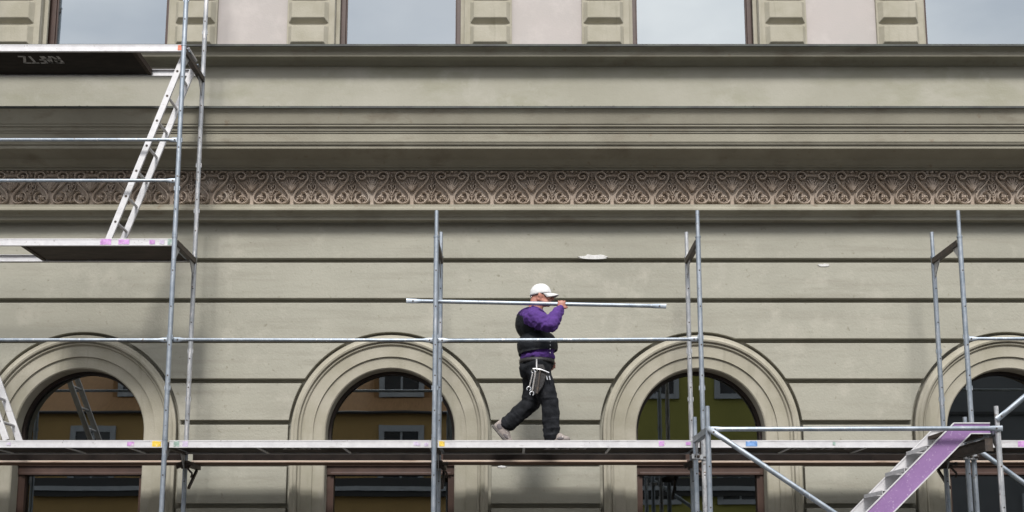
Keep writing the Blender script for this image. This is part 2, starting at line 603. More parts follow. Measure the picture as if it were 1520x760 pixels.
# archivolts
prof = [(ROUT, YC + .01), (ROUT, YW - .012), (ROUT - .028, YW - .018), (ROUT - .036, YW - .034), (ROUT - .052, YW - .042), (ROUT - .070, YW - .036),
        (ROUT - .077, YW - .020), (ROUT - .079, YW - .004), (ROUT - .088, YW - .004), (ROUT - .090, YW - .014), (ROUT - .100, YW - .012), (ROUT - .114, YW + .012), (0.824, YW + .012),
        (0.822, YW + .032), (0.812, YW + .034), (RIN + .012, YW + .034), (RIN, YW + .046), (RIN, YW + .30)]
for xc in arch_x:
    st = [(-1, 0, z) for z in (0.62, ZS)] + [(cos(pi - pi * k / 48), sin(pi * k / 48), ZS) for k in range(1, 48)] + [(1, 0, z) for z in (ZS, 0.62)]
    m = MB()
    vs = [(xc + cx * r, y, z + cz * r) for cx, cz, z in st for r, y in prof]
    n = len(prof)
    fs = [(i * n + j, i * n + j + 1, (i + 1) * n + j + 1, (i + 1) * n + j) for i in range(len(st) - 1) for j in range(n - 1)]
    m.add(vs, fs)
    m.build('archivolt', PILAST, building, smooth=True)
    m = MB(); m.box(xc - RIN + .003, xc + RIN - .003, YW - 0.05, YW + .32, ZSILL - .10, ZSILL)
    m.build('window_sill', MOULD, building, bevel=0.008)

# arched windows: frame, beads, panes
YG = YW + 0.27
ZT1, ZT0 = ZY(668, YG), ZY(706, YG)          # timber transom
for wi, xc in enumerate(arch_x):
    m = MB()
    Ro, Ri = RIN - .002, RIN - .034
    n = 40
    arc = lambda R, y: [(xc + R * cos(pi - pi * k / n), y, ZS + R * sin(pi * k / n)) for k in range(n + 1)]
    for (Ra, Rb, ya, yb, mi) in ((Ro, Ri, YG - .05, YG - .05, 1), (Ri, Ri, YG - .05, YG + .01, 1)):
        a, b = arc(Ra, ya), arc(Rb, yb)
        m.add(a + b, [(k, n + 1 + k, n + 2 + k, k + 1) for k in range(n)], mi)
    for s_ in (-1, 1):
        xa, xb = sorted((xc + s_ * Ro, xc + s_ * (Ri - .0)))
        m.box(xa, xb, YG - .05, YG + .03, ZT1, ZS - .001, 1)
        xa, xb = sorted((xc + s_ * Ro, xc + s_ * (RIN - .075)))
        m.box(xa, xb, YG - .055, YG + .03, ZSILL + .09, ZT0, 0)
    m.box(xc - Ro, xc + Ro, YG - .055, YG + .03, ZSILL + .001, ZSILL + .088, 0)
    fr = m.build('arched_window', [BROWN, DARKFRAME], building)
    m = MB()
    m.box(xc - Ro, xc + Ro, YG - .075, YG + .04, ZT0 + .002, ZT1 - .002)
    m.box(xc - Ro + .04, xc + Ro - .04, YG - .095, YG - .076, ZT0 + .001, ZT0 + .030)
    m.box(xc - Ro, xc + Ro, YG - .100, YG - .076, ZT0 + .095, ZT0 + .165)
    m.build('transom', BROWN, fr, bevel=0.004)
    m = MB(); a = arc(Ri - .001, YG)
    a = [(xc - Ri, YG, ZT1)] + a + [(xc + Ri, YG, ZT1)]
    m.add(list(reversed(a)), [tuple(range(len(a)))])
    m.build('pane', GLASS, fr)
    m = MB(); m.add([(xc - RIN + .07, YG, ZSILL + .08), (xc + RIN - .07, YG, ZSILL + .08), (xc + RIN - .07, YG, ZT0), (xc - RIN + .07, YG, ZT0)], [(0, 1, 2, 3)])
    m.build('pane', GLASS, fr)
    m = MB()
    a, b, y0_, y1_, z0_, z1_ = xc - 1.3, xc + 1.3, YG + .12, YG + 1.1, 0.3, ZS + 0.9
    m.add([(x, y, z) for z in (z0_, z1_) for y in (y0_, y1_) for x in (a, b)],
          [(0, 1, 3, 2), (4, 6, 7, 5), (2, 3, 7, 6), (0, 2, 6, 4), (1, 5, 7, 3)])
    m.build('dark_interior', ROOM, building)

# mouldings, from photo rows: (depth, row) upwards
def mould(name, rows, mat, x0=X0, x1=X1, close=None, smooth=True):
    m = MB()
    pr = [(y, ZY(r, y)) for y, r in rows]
    if close:
        pr = [(close, pr[0][1])] + pr + [(close, pr[-1][1])]
    m.strip(pr, x0, x1, 0)
    return m.build(name, mat, building, smooth=smooth)


mould('architrave', [(1.352, 331.5), (1.348, 331.2), (1.250, 326.6), (1.245, 327.4), (1.228, 326.6), (1.226, 322), (1.216, 321.6), (1.205, 319), (1.185, 316.0), (1.155, 314.0),
                     (1.142, 313.2), (1.132, 311.8), (1.130, 309.5), (1.138, 307.5), (1.16, 306.8), (1.16, 304.2), (1.22, 303.5)], MOULD, close=1.42)
YF = 1.335
m = MB(); m.strip([(YF, ZY(306, YF) - .05), (YF, ZY(251, YF) + .03)], X0, X1)
frieze = m.build('frieze', FRIEZE, building)
mould('bed_moulding', [(1.33, 253.5), (1.300, 252.4), (1.296, 249.6), (1.285, 249.2), (1.262, 247.4), (1.258, 245.2), (1.245, 244.6), (1.225, 240), (1.185, 234.5),
                       (1.17, 234.0)], MOULD, close=1.45)
mould('cornice', [(1.20, 236.5), (0.975, 219.8), (0.970, 222.0), (0.945, 220.4), (0.942, 215.0), (0.925, 214.4), (0.915, 210.6), (0.912, 210.2),
                  (0.912, 197.6), (0.902, 197.1), (0.901, 194.4), (0.890, 193.9), (0.886, 190), (0.876, 188.0), (0.864, 187.4), (0.862, 184.2), (0.852, 183.6),
                  (0.846, 180.5), (0.838, 176), (0.828, 171), (0.814, 166), (0.798, 162.4), (0.790, 161.2), (0.789, 159.3)], MOULD, close=1.45)
m = MB()
zt = ZY(158.6, .785)
m.strip([(.800, zt - .016), (.776, zt - .016), (.776, zt + .006), (1.42, zt + .06)], X0, X1)
m.build('cornice_flashing', FLASH, building)
YB = 1.29
m = MB(); m.strip([(YB, zt - .1), (YB, ZY(96, YB))], X0, X1)
m.build('attic_band', BAND, building)
mould('sill_cornice', [(YB + .003, 98.5), (YB - .012, 98.2), (YB - .016, 96.6), (1.262, 95.8), (1.245, 92.5), (1.215, 89.2), (1.15, 86.0), (1.105, 84.4),
                       (1.098, 83.6), (1.096, 77.2), (1.092, 76.6), (1.085, 75.0), (1.068, 72.6), (1.045, 70.2), (1.036, 69.4), (1.035, 68.0)], MOULD, close=1.45)
m = MB()
zsl = ZY(66.8, 1.026)
m.strip([(1.045, zsl - .016), (1.018, zsl - .016), (1.018, zsl + .008), (1.45, zsl + .05)], X0, X1)
m.build('sill_flashing', FLASH, building)

# tufts of moss and torn sealant along the flashing edges
MOSS = material('dry_moss', (0.045, 0.05, 0.03), (0.10, 0.10, 0.075), 60, 0.95)
m = MB()
for i in range(420):
    x = random.uniform(-6.5, 6.5)
    if math.sin(x * 2.1) + math.sin(x * 5.3 + 1) < -0.1:
        continue
    h = random.uniform(.004, .016)
    m.ell((x, .795, zt + .004), (random.uniform(.008, .03), .01, h), nu=5, nv=3)
for i in range(260):
    x = random.uniform(-6.5, 6.5)
    if math.sin(x * 3.1) + math.sin(x * 1.3 + 2) < -0.2:
        continue
    m.ell((x, 1.034, zsl + .004), (random.uniform(.008, .03), .01, random.uniform(.004, .012)), nu=5, nv=3)
tag(m.build('moss', MOSS, building), kind='stuff')

# carved frieze tile
PER = 0.0
fa, fb = W(641.3, 280, YF), W(1353.3, 280, YF)
PER = (fb.x - fa.x) / 12.0
zf0, zf1 = ZY(304.5, YF), ZY(253.5, YF)


def uv(x, y):
    return ((x - 395) / 752.0 * PER, (685 - y) / 640.0 * (zf1 - zf0))


def spline(pts, sub=4):
    out = []
    for i in range(len(pts) - 1):
        p0, p1, p2, p3 = [Vector(pts[max(0, min(len(pts) - 1, j))]) for j in (i - 1, i, i + 1, i + 2)]
        for k in range(sub):
            t = k / sub
            out.append(0.5 * ((2 * p1) + (p2 - p0) * t + (2 * p0 - 5 * p1 + 4 * p2 - p3) * t * t + (3 * p1 - p0 - 3 * p2 + p3) * t ** 3))
    out.append(Vector(pts[-1]))
    return out


m = MB()


def rib(pts, r, depth=-0.004, sub=3, taper=False, n=6):
    P = spline([(uv(x, y)[0], depth, uv(x, y)[1]) for x, y in pts], sub)
    rs = [r * (1 - 0.55 * i / (len(P) - 1)) if taper else r for i in range(len(P))]
    m.path(P, rs, n=n)


def both(pts):
    return [pts, [(790 - x, y) for x, y in pts]]


strand = [(585, 178), (612, 160), (632, 190), (600, 222), (545, 215), (512, 165), (548, 112), (620, 92), (688, 130), (700, 205), (640, 300), (560, 385), (490, 455),
          (446, 535), (446, 605), (490, 660), (560, 678), (635, 660), (688, 600), (690, 530), (650, 478), (590, 470)]
inner = [(665, 215), (610, 292), (530, 372), (470, 440)]
for s_ in both(strand):
    rib(s_, 0.0092, -.006)
for s_ in both([(490, 590), (515, 630), (560, 645), (610, 630)]):
    rib(s_, 0.006, -.002, 2)
for s_ in both(inner):
    rib(s_, 0.006, 0.0, 2)
for cx in (565, 225):
    u, v = uv(cx, 575)
    m.ell((u, -.010, v), (.020, .016, .019), nu=8, nv=6)
    for k in range(6):
        a = k * pi / 3 + .5
        m.ell((u + .027 * cos(a), -.004, v + .026 * sin(a)), (.012, .010, .011), nu=6, nv=4)
    m.ell((u, -.024, v + .004), (.008, .008, .008), nu=6, nv=4)
for k, (tx, ty) in enumerate([(395, 205), (345, 195), (300, 225), (268, 275), (300, 330)]):
    for s_ in ([[(395, 440), ((395 + tx) / 2, (440 + ty) / 2 + 12), (tx, ty)]] if tx == 395 else both([(395, 440), ((395 + tx) / 2 + 14, (440 + ty) / 2 + 14), (tx, ty)])):
        P = spline([(uv(x, y)[0], -.002, uv(x, y)[1]) for x, y in s_], 3)
        m.path(P, [.004 + .008 * sin(pi * (.2 + .75 * i / (len(P) - 1))) for i in range(len(P))], n=6)
rib([(290, 165), (395, 158), (500, 165)], .008, 0, 2)
rib([(300, 195), (395, 190), (490, 195)], .005, 0, 2)
for x, y, a, b in ((395, 85, .02, .016), (310, 80, .016, .011), (480, 80, .016, .011), (220, 70, .02, .009), (570, 70, .02, .009), (130, 90, .012, .012), (660, 90, .012, .012)):
    u, v = uv(x, y)
    m.ell((u, 0, v), (a, .014, b), nu=7, nv=4)
# half lotus on both tile edges
for xs in (770, 20):
    rib([(xs, 670), (xs, 500), (xs, 330), (xs, 130)], .006, 0, 2)
    for sg in (-1, 1):
        f = lambda L: [(xs + sg * x, y) for x, y in L]
        if (xs == 770 and sg == 1) or (xs == 20 and sg == -1):
            continue
        rib(f([(4, 520), (40, 440), (78, 380), (66, 318), (30, 330), (28, 372)]), .0065, -.002, 3)
        rib(f([(8, 300), (40, 262), (52, 222)]), .008, 0, 2, True)
        rib(f([(8, 220), (30, 190), (36, 150)]), .008, 0, 2, True)
        rib(f([(6, 560), (40, 520), (46, 490)]), .007, 0, 2, True)
        rib(f([(0, 650), (40, 628), (80, 640)]), .008, -.003, 2)
        rib(f([(70, 420), (100, 430), (120, 410)]), .006, 0, 2, True)
    for y in (470, 400, 250, 170, 110):
        u, v = uv(xs, y)
        m.ell((u, -.004, v), (.010, .011, .013), nu=6, nv=4)
tile_me = m.mesh('frieze_tile', FRIEZE, (0, 0, 0), True)
k = -20
for k in range(-16, 17):
    cx = fa.x + PER * (k + .5)
    inst('frieze_tile', tile_me, frieze, Vector((cx, YF - .012, zf0)) - bb, scale=(1, 3.3, 1))

# upper storey
ZU = zsl + .03
ZUT = 11.0
YU = 1.36
m = MB()
WHW = 0.735
ux = [W(593.5, 30, YU).x + 3.345 * k for k in (-2, -1, 0, 1, 2)]
ue = [X0] + [(ux[i] + ux[i + 1]) / 2 for i in range(4)] + [X1]
WTOP = ZU + 2.6
for i, xc in enumerate(ux):
    for a, b, z0_, z1_ in ((ue[i], xc - WHW, ZU - .1, WTOP), (xc + WHW, ue[i + 1], ZU - .1, WTOP), (ue[i], ue[i + 1], WTOP, ZUT)):
        m.add([(a, YU, z0_), (b, YU, z0_), (b, YU, z1_), (a, YU, z1_)], [(0, 1, 2, 3)])
upper = m.build('upper_wall', PINK, building)


def block_mesh(w, h, d):
    m = MB()
    c = .045
    vs = [(-w / 2, 0, 0), (w / 2, 0, 0), (w / 2, 0, h), (-w / 2, 0, h), (-w / 2 + c, -d, c * 1.0), (w / 2 - c, -d, c * 1.0), (w / 2 - c, -d, h - c * .55), (-w / 2 + c, -d, h - c * .55)]
    m.add(vs, [(4, 5, 6, 7), (0, 1, 5, 4), (1, 2, 6, 5), (2, 3, 7, 6), (3, 0, 4, 7)])
    return m.mesh('rusticated_block', PILAST)


BH = 0.262
blk = block_mesh(.455, BH, .062)
PITCHB = 0.292
zb0 = ZY(35.2, 1.33)
for i, xc in enumerate(ux):
    for s_ in (-1, 1):
        a, b = sorted((xc + s_ * (WHW + .002), xc + s_ * 1.275))
        m = MB(); m.box(a, b, 1.325, YU + .05, ZU - .05, ZUT - 1)
        m.box(*sorted((xc + s_ * (WHW + .001), xc + s_ * (WHW - .045))), YU + .06, YU + .10, ZU - .05, WTOP)
        pil = m.build('pilaster', PILAST, building, bevel=0.006)
        xm = xc + s_ * (WHW + .295)
        for q in range(-2, 7):
            z = zb0 + q * PITCHB
            if z < ZU - .12:
                continue
            o = inst('rusticated_block', blk, pil, Vector((xm, 1.325, z)) - bb)
            md = o.modifiers.new('edge', 'BEVEL'); md.width = .007; md.segments = 2
    YG2 = YU + .20
    m = MB()
    for s_ in (-1, 1):
        a, b = sorted((xc + s_ * (WHW - .002), xc + s_ * (WHW - .095)))
        m.box(a, b, YG2 - .04, YG2 + .03, ZU - .03, WTOP)
        a, b = sorted((xc + s_ * (WHW - .0955), xc + s_ * (WHW - .110)))
        m.box(a, b, YG2 - .02, YG2 + .03, ZU - .03, WTOP)
    m.box(xc - WHW + .11, xc + WHW - .11, YG2 - .03, YG2 + .03, ZU - .08, ZU - .02)
    wf = m.build('upper_window', BROWN, building, bevel=0.004)
    m = MB(); m.add([(xc - WHW + .10, YG2, ZU - .03), (xc + WHW - .10, YG2, ZU - .03), (xc + WHW - .10, YG2, WTOP), (xc - WHW + .10, YG2, WTOP)], [(0, 1, 2, 3)])
    m.build('pane', GLASS_UP, wf)
    for s_ in (-1, 1):
        m = MB(); x = xc + s_ * WHW
        vs = [(x, YU - .0, ZU - .1), (x, YG2 + .03, ZU - .1), (x, YG2 + .03, WTOP), (x, YU, WTOP)]
        m.add(vs if s_ > 0 else vs[::-1], [(0, 1, 2, 3)])
        m.build('window_reveal', PILAST, building)
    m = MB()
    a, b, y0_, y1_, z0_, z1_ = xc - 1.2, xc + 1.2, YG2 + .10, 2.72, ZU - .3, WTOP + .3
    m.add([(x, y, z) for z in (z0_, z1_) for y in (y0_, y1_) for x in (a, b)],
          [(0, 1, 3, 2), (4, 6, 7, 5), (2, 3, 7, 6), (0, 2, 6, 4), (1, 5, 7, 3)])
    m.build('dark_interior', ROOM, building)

# bare plaster repairs on the joint
def plaster_patch(px0, px1, py0, py1, seed):
    rnd = random.Random(seed)
    c = W((px0 + px1) / 2, (py0 + py1) / 2, YW - .004)
    hw = (W(px1, py0, YW).x - W(px0, py0, YW).x) / 2
    hh = (ZY(py0, YW) - ZY(py1, YW)) / 2
    n = 22
    P = []
    for i in range(n):
        a = 2 * pi * i / n
        r = 1 + rnd.uniform(-.28, .18)
        P.append((c.x + hw * r * cos(a), c.z + hh * (r * sin(a) if sin(a) > 0 else .55 * sin(a))))
    m = MB(); m.prism(P, YW - .007, YW + .002)
    m.build('plaster_patch', PATCH, building, bevel=.002)


plaster_patch(860, 904, 377.5, 387, 3)
plaster_patch(1214, 1231, 391.5, 397, 5)
plaster_patch(738, 752, 691, 695, 8)

# ------------------------------------------------------------------ scaffold
B, WD = 2.57, 0.73
ZD = HCAM + 1.2796                       # top of main deck
FX = [(k - 1) * B - 3.3129 for k in range(0, 6)]      # FX[1] = post pair beside the ladders
RT = 0.0242
LV = 2.0


def frame(label, x, zb, zt, group, foot=False, worn=0, y0=0.0, y1=WD, spig=0.27, tz=-.075):
    """two uprights, U-profile transom, corner gussets, spigots"""
    t = thing('scaffold_frame', label, 'scaffold frame', (x, y0, zb), group)  # an ordinary scaffold frame, upright pair joined by a transom
    for j, y in enumerate((y0, y1)):
        mt = GALVW if (worn >> j) & 1 else GALV
        m = MB()
        m.tube((x, y, zb + (.012 if foot else 0)), (x, y, zt), RT, n=16)
        m.tube((x, y, zt - .01), (x, y, zt + spig), .0195, n=14)
        for hz in (.5, 1.0):                         # wedge housings for the rails
            z = zb + hz if not foot else zt - 2 + hz
            m.box(x - .029, x + .029, y - .009, y + .009, z - .022, z + .022)
            m.box(x - .009, x + .009, y - .018, y + .029, z - .02, z + .02)
        m.tube((x, y, zt - .003), (x, y, zt + .012), RT + .004, n=16)
        m.tube((x, y, zb + .02), (x, y, zb + .05), RT + .002, n=16)
        post = m.build('post', mt, t, smooth=True)
        m = MB()
        for hz in (.28, .62, .92, 1.30, 1.66):
            z = zt - 2 + hz
            m.tube((x + .002, y - RT - .0015, z), (x + .002, y - RT + .004, z), .0075, n=8)
        tag(m.build('pin_hole', DARKSTEEL, post), kind='stuff')
        if foot:
            m = MB(); m.box(x - .075, x + .075, y - .075, y + .075, 0.001, .009); m.tube((x, y, .008), (x, y, .35), .018, n=12)
            m.tube((x, y, .16), (x, y, .20), .04, n=12)
            m.build('base_jack', DARKSTEEL, t)
    m = MB()
    z = zt + tz
    m.box(x - .026, x - .020, y0 + RT - .002, y1 - RT + .002, z, z + .055)
    m.box(x + .020, x + .026, y0 + RT - .002, y1 - RT + .002, z, z + .055)
    m.box(x - .020, x + .020, y0 + RT - .002, y1 - RT + .002, z, z + .006)
    m.build('transom', DARKSTEEL if worn < 8 else GALV, t)
    for j, (y, sg) in enumerate(((y0, 1), (y1, -1))):
        m = MB()
        a = y + sg * RT * .9
        m.add([(x - .004, a, z - .16), (x - .004, a, z + .0), (x - .004, a + sg * .16, z + .0), (x + .004, a, z - .16), (x + .004, a, z + .0), (x + .004, a + sg * .16, z + .0)],
              [(0, 1, 2), (3, 5, 4), (0, 2, 5, 3), (0, 3, 4, 1), (1, 4, 5, 2)])
        m.build('gusset', GALVW, t)
    return t


G = 'galvanised frames of the scaffold along the facade'
names = ['at the end beyond the ladders', 'beside the ladders', 'behind the walking man\'s back', 'ahead of the man, at stair tower', 'behind the purple stair landing', 'past the purple staircase']
for k in range(6):
    frame('lower galvanised scaffold frame under the long deck, ' + names[k], FX[k], 0.0, ZD, G, foot=True, worn=(2, 0, 0, 1, 0, 0)[k])
    frame('galvanised scaffold frame standing on long deck level, ' + names[k], FX[k], ZD, ZD + LV, G, worn=(0, 2, 0, 2, 0, 0)[k])
for k in (0, 1):
    frame('galvanised scaffold frame between middle and top decks, ' + names[k], FX[k], ZD + LV, ZD + 2 * LV, G, worn=(0, 2)[k])
    frame('galvanised scaffold frame rising above the top deck, ' + names[k], FX[k], ZD + 2 * LV, ZD + 3 * LV, G, worn=(2, 2)[k])


def rail(name, label, p0, p1, cat='guard rail', group=None, r=.0168, flat=.11, mat=GALV, thin=(0, 1, 0)):
    """tube with flattened, drilled ends"""
    p0, p1 = Vector(p0), Vector(p1)
    t = (p1 - p0).normalized()
    o = thing(name, label, cat, p0, group)
    th = Vector(thin)
    th = (th - t * th.dot(t)).normalized()
    up = th.cross(t)
    m = MB()
    n = 12
    st = [(0, .004, .024), (flat * .62, .004, .024), (flat, r, r), ((p1 - p0).length - flat, r, r), ((p1 - p0).length - flat * .62, .004, .024), ((p1 - p0).length, .004, .024)]
    vs = []
    for d, a, b in st:
        for i in range(n):
            q = 2 * pi * i / n
            vs.append(p0 + t * d + th * (a * cos(q)) + up * (b * sin(q)))
    fs = [(i * n + j, i * n + (j + 1) % n, (i + 1) * n + (j + 1) % n, (i + 1) * n + j) for i in range(len(st) - 1) for j in range(n)]
    fs += [tuple(range(n - 1, -1, -1)), tuple(range((len(st) - 1) * n, len(st) * n))]
    m.add(vs, fs)
    m.build('tube', mat, o, smooth=True)
    for d in (flat * .42, (p1 - p0).length - flat * .42):
        c = p0 + t * d
        m = MB(); m.tube(c - th * .007, c + th * .007, .0085, n=10)
        m.build('pin', DARKSTEEL, o)
    return o


RB = 'guard rails of the scaffold'
ZR = ZY(503.5, 0)
YR = 0.036
rail('guard_rail', 'steel guard rail across the first arched window, over the long deck', (FX[0] + .035, YR, ZR), (FX[1] - .012, YR, ZR), group=RB)
rail('guard_rail', 'steel guard rail over long deck from the ladder bay to the next frame', (FX[1] + .018, YR, ZR + .003), (FX[2] - .012, YR, ZR - .003), group=RB)
rail('guard_rail', 'steel guard rail crossing the walking man at his waist', (FX[2] + .018, YR, ZR - .004), (FX[3] - .012, YR, ZR + .008), group=RB)
rail('guard_rail', 'steel guard rail beyond the purple staircase landing', (FX[4] + .018, YR, ZR + .012), (FX[5] - .012, YR, ZR + .01), group=RB)
for row, lab in ((207.5, 'upper steel guard rail of the middle deck, crossing the aluminium ladder'), (268, 'lower steel guard rail of the middle deck, in front of the frieze')):
    z = ZY(row, YR)
    rail('guard_rail', lab, (FX[0] + .035, YR, z), (FX[1] - .012, YR, z), group=RB)
for h in (.5, 1.0):
    rail('guard_rail', ('lower' if h < .7 else 'upper') + ' steel guard rail of the top deck, in front of an upper window', (FX[0] + .035, YR, ZD + 2 * LV + h + .2), (FX[1] - .012, YR, ZD + 2 * LV + h + .2), group=RB)

# letters of the stencil, stroke shapes on a 1 x 1 cell
GLY = {'R': [[(0, 0), (0, 1)], [(0, 1), (.6, 1), (.75, .87), (.75, .65), (.6, .5), (0, .5)], [(.35, .5), (.8, 0)]],
       'A': [[(0, 0), (.4, 1), (.8, 0)], [(.16, .36), (.64, .36)]],
       'F': [[(0, 0), (0, 1), (.7, 1)], [(0, .52), (.5, .52)]],
       'T': [[(.4, 0), (.4, 1)], [(0, 1), (.8, 1)]],
       'Z': [[(0, 1), (.75, 1), (0, 0), (.75, 0)]],
       'o': [[(.7, .2), (.4, 0), (.1, .2), (0, .5), (.1, .8), (.4, 1), (.7, .8)]]}


def stencil(parent, text, cx, cy, z, size, adv, rot180):
    """flat paint on the underside of a deck; 'up' of the letters points to the camera unless rotated"""
    m = MB()
    sw = size * .085
    tot = adv * len(text) - adv * .2
    for i, ch in enumerate(text):
        if ch == ' ':
            continue
        for st in GLY[ch]:
            for a, b in zip(st, st[1:]):
                pa, pb = [Vector((i * adv + p[0] * adv * .92 - tot / 2, p[1] * size - size / 2)) for p in (a, b)]
                d = (pb - pa).normalized()
                nrm = Vector((-d.y, d.x)) * sw
                q = [pa - d * sw * .6 + nrm, pb + d * sw * .6 + nrm, pb + d * sw * .6 - nrm, pa - d * sw * .6 - nrm]
                if rot180:
                    q = [-v for v in q]
                # seen from below: picture right = +x, picture up = -y (towards the camera)
                m.add([(cx + v.x, cy - v.y, z) for v in q], [(0, 1, 2, 3)])
    m.build('stencilled_lettering', STENCIL, parent)


RH = 0.072


def deck(label, x0, x1, ztop, panel=(0, 1), under=PLYDARK, bars=(), text=None, marks=(), y0=0.045, y1=0.655, lid=None):
    t = thing('scaffold_deck', label, 'scaffold deck', (x0, y0, ztop - RH), 'decks of the scaffold')
    a, b = x0 + .030, x1 - .030
    for y, sg in ((y0, 1), (y1, -1)):
        m = MB()
        m.box(a, b, *sorted((y, y + sg * .004)), ztop - RH, ztop)
        m.box(a, b, *sorted((y + sg * .0042, y + sg * .030)), ztop - .004, ztop - .0002)
        m.box(a, b, *sorted((y + sg * .0042, y + sg * .026)), ztop - RH + .0002, ztop - RH + .004)
        m.box(a, b, *sorted((y - sg * .003, y)), ztop - RH + .001, ztop - RH + .010)
        m.box(a, b, *sorted((y - sg * .003, y)), ztop - .012, ztop - .0005)
        m.build('side_rail', ALU, t)
    for xa, xb in ((a, a + .035), (b - .035, b)):
        m = MB(); m.box(xa, xb, y0 + .031, y1 - .031, ztop - .055, ztop - .001)
        for yy in (y0 + .15, y1 - .15):
            s_ = -1 if xa == a else 1
            xx = (xa if s_ < 0 else xb)
            m.box(*sorted((xx, xx + s_ * .045)), yy - .03, yy + .03, ztop - .022, ztop - .008)
        m.build('end_cap', GALV, t)
    pa, pb = a + .036 + (b - a - .072) * panel[0], a + .036 + (b - a - .072) * panel[1]
    m = MB(); m.box(pa, pb, y0 + .031, y1 - .031, ztop - .058, ztop - .003)
    pan = m.build('panel', under, t)
    m = MB()
    for xx in ([pa] if panel[0] > 0 else []) + ([pb] if panel[1] < 1 else []):
        m.box(xx - .02 + (.021 if xx == pb else -.021), xx + .02 + (.021 if xx == pb else -.021), y0 + .031, y1 - .031, ztop - .0675, ztop - .004)
    if m.v:
        m.build('hatch_frame', PLYBROWN, t)
    for f in bars:
        xx = a + (b - a) * f
        m = MB(); m.box(xx - .012, xx + .012, y0 + .027, y1 - .027, ztop - .0675, ztop - .0585)
        m.build('crossbar', ALU, t)
    if text:
        for (tx, px, size, adv, rot, cy) in text:
            stencil(pan, tx, px, cy, ztop - .0592, size, adv, rot)
    for (pxa, pxb, mt, za, zb_) in marks:
        xa, xb = W(pxa, 0, y0).x, 0
        zz = ztop - RH / 2
        # pixel columns at the deck's own height
        e = (zz - HCAM) * sin(PITCH) + (DCAM + y0) * cos(PITCH)
        xa, xb = (pxa - 760) * e / FPX, (pxb - 760) * e / FPX
        rr = random.Random(int(pxa))
        n = 7
        P = [(xa + (xb - xa) * i / n, ztop - RH + RH * (za + rr.uniform(0, .06))) for i in range(n + 1)] + \
            [(xb + (xa - xb) * i / n, ztop - RH + RH * (zb_ - rr.uniform(0, .06))) for i in range(n + 1)]
        m = MB(); m.prism(P, y0 - .0045, y0 - .0028)
        m.build('paint_mark', mt, t)
    return t


def colx(px, z, Y):
    zc = (z - HCAM) * sin(PITCH) + (DCAM + Y) * cos(PITCH)
    return (px - 760) * zc / FPX


cyt = 0.24
deck('long deck section under the first arched window with a yellow paint mark', FX[0], FX[1], ZD, under=PLYDARK, bars=(.33, .62, .86),
     marks=((226, 239, P_YEL, .1, .9), (189, 199, P_PUR, .2, .8), (10, 16, P_LIL, .3, .7)))
deck('long deck section between ladder bay and the man\'s back, lilac scribble on edge', FX[1], FX[2], ZD, under=PLYDARK, bars=(.33, .66),
     text=[('RAFTZ', colx(446, ZD, cyt), .15, .075, True, cyt)],
     marks=((258, 266, P_GRN, .1, .9), (271, 279, P_LIL, .1, .9), (614, 624, P_LIL, .25, .8), (630, 636, P_LIL, .2, .7)))
deck('long deck section on which the man walks, stencilled underneath', FX[2], FX[3], ZD, under=PLYDARK, bars=(.33, .66),
     text=[('RAFTZ', colx(838, ZD, cyt), .16, .083, True, cyt)],
     marks=((652, 660, P_YEL, .15, .9), (978, 986, P_PUR, .2, .9), (1018, 1025, P_PUR, .3, .8)))
deck('long deck section behind the stair tower with a blue smear on its edge', FX[3], FX[4], ZD, under=PLYDARK, bars=(.33, .62),
     text=[('RAFTZ o', colx(1222, ZD, cyt), .16, .082, False, cyt)],
     marks=((1107, 1124, P_BLU, .15, .9), (1050, 1055, P_ORA, .3, .8), (1236, 1240, P_GRN, .3, .8)))
deck('long deck section past the purple stair landing with a violet smear', FX[4], FX[5], ZD, under=PLYDARK, bars=(.33, .66),
     marks=((1511, 1524, P_PUR, .1, .9),))
zm = ZD + LV
deck('middle deck with purple paint marks carrying the foot of the aluminium ladder', FX[0], FX[1], zm, panel=(.41, 1), under=PLYBROWN,
     marks=((149, 165, P_PUR, .1, .95), (176, 192, P_PUR, .15, .9), (222, 230, P_PUR, .2, .8), (249, 258, P_GRN, .05, .95), (237, 244, P_LIL, .2, .8)))
zt3 = ZD + 2 * LV + .035
deck('top deck in front of upper window, open hatch and stencilled black underside', FX[0], FX[1], zt3, panel=(0, .80), under=PLYDARK,
     text=[('RAFTZ', colx(58, zt3, .22), .155, .085, True, .27)],
     marks=((264, 271, P_ORA, .1, .95),))

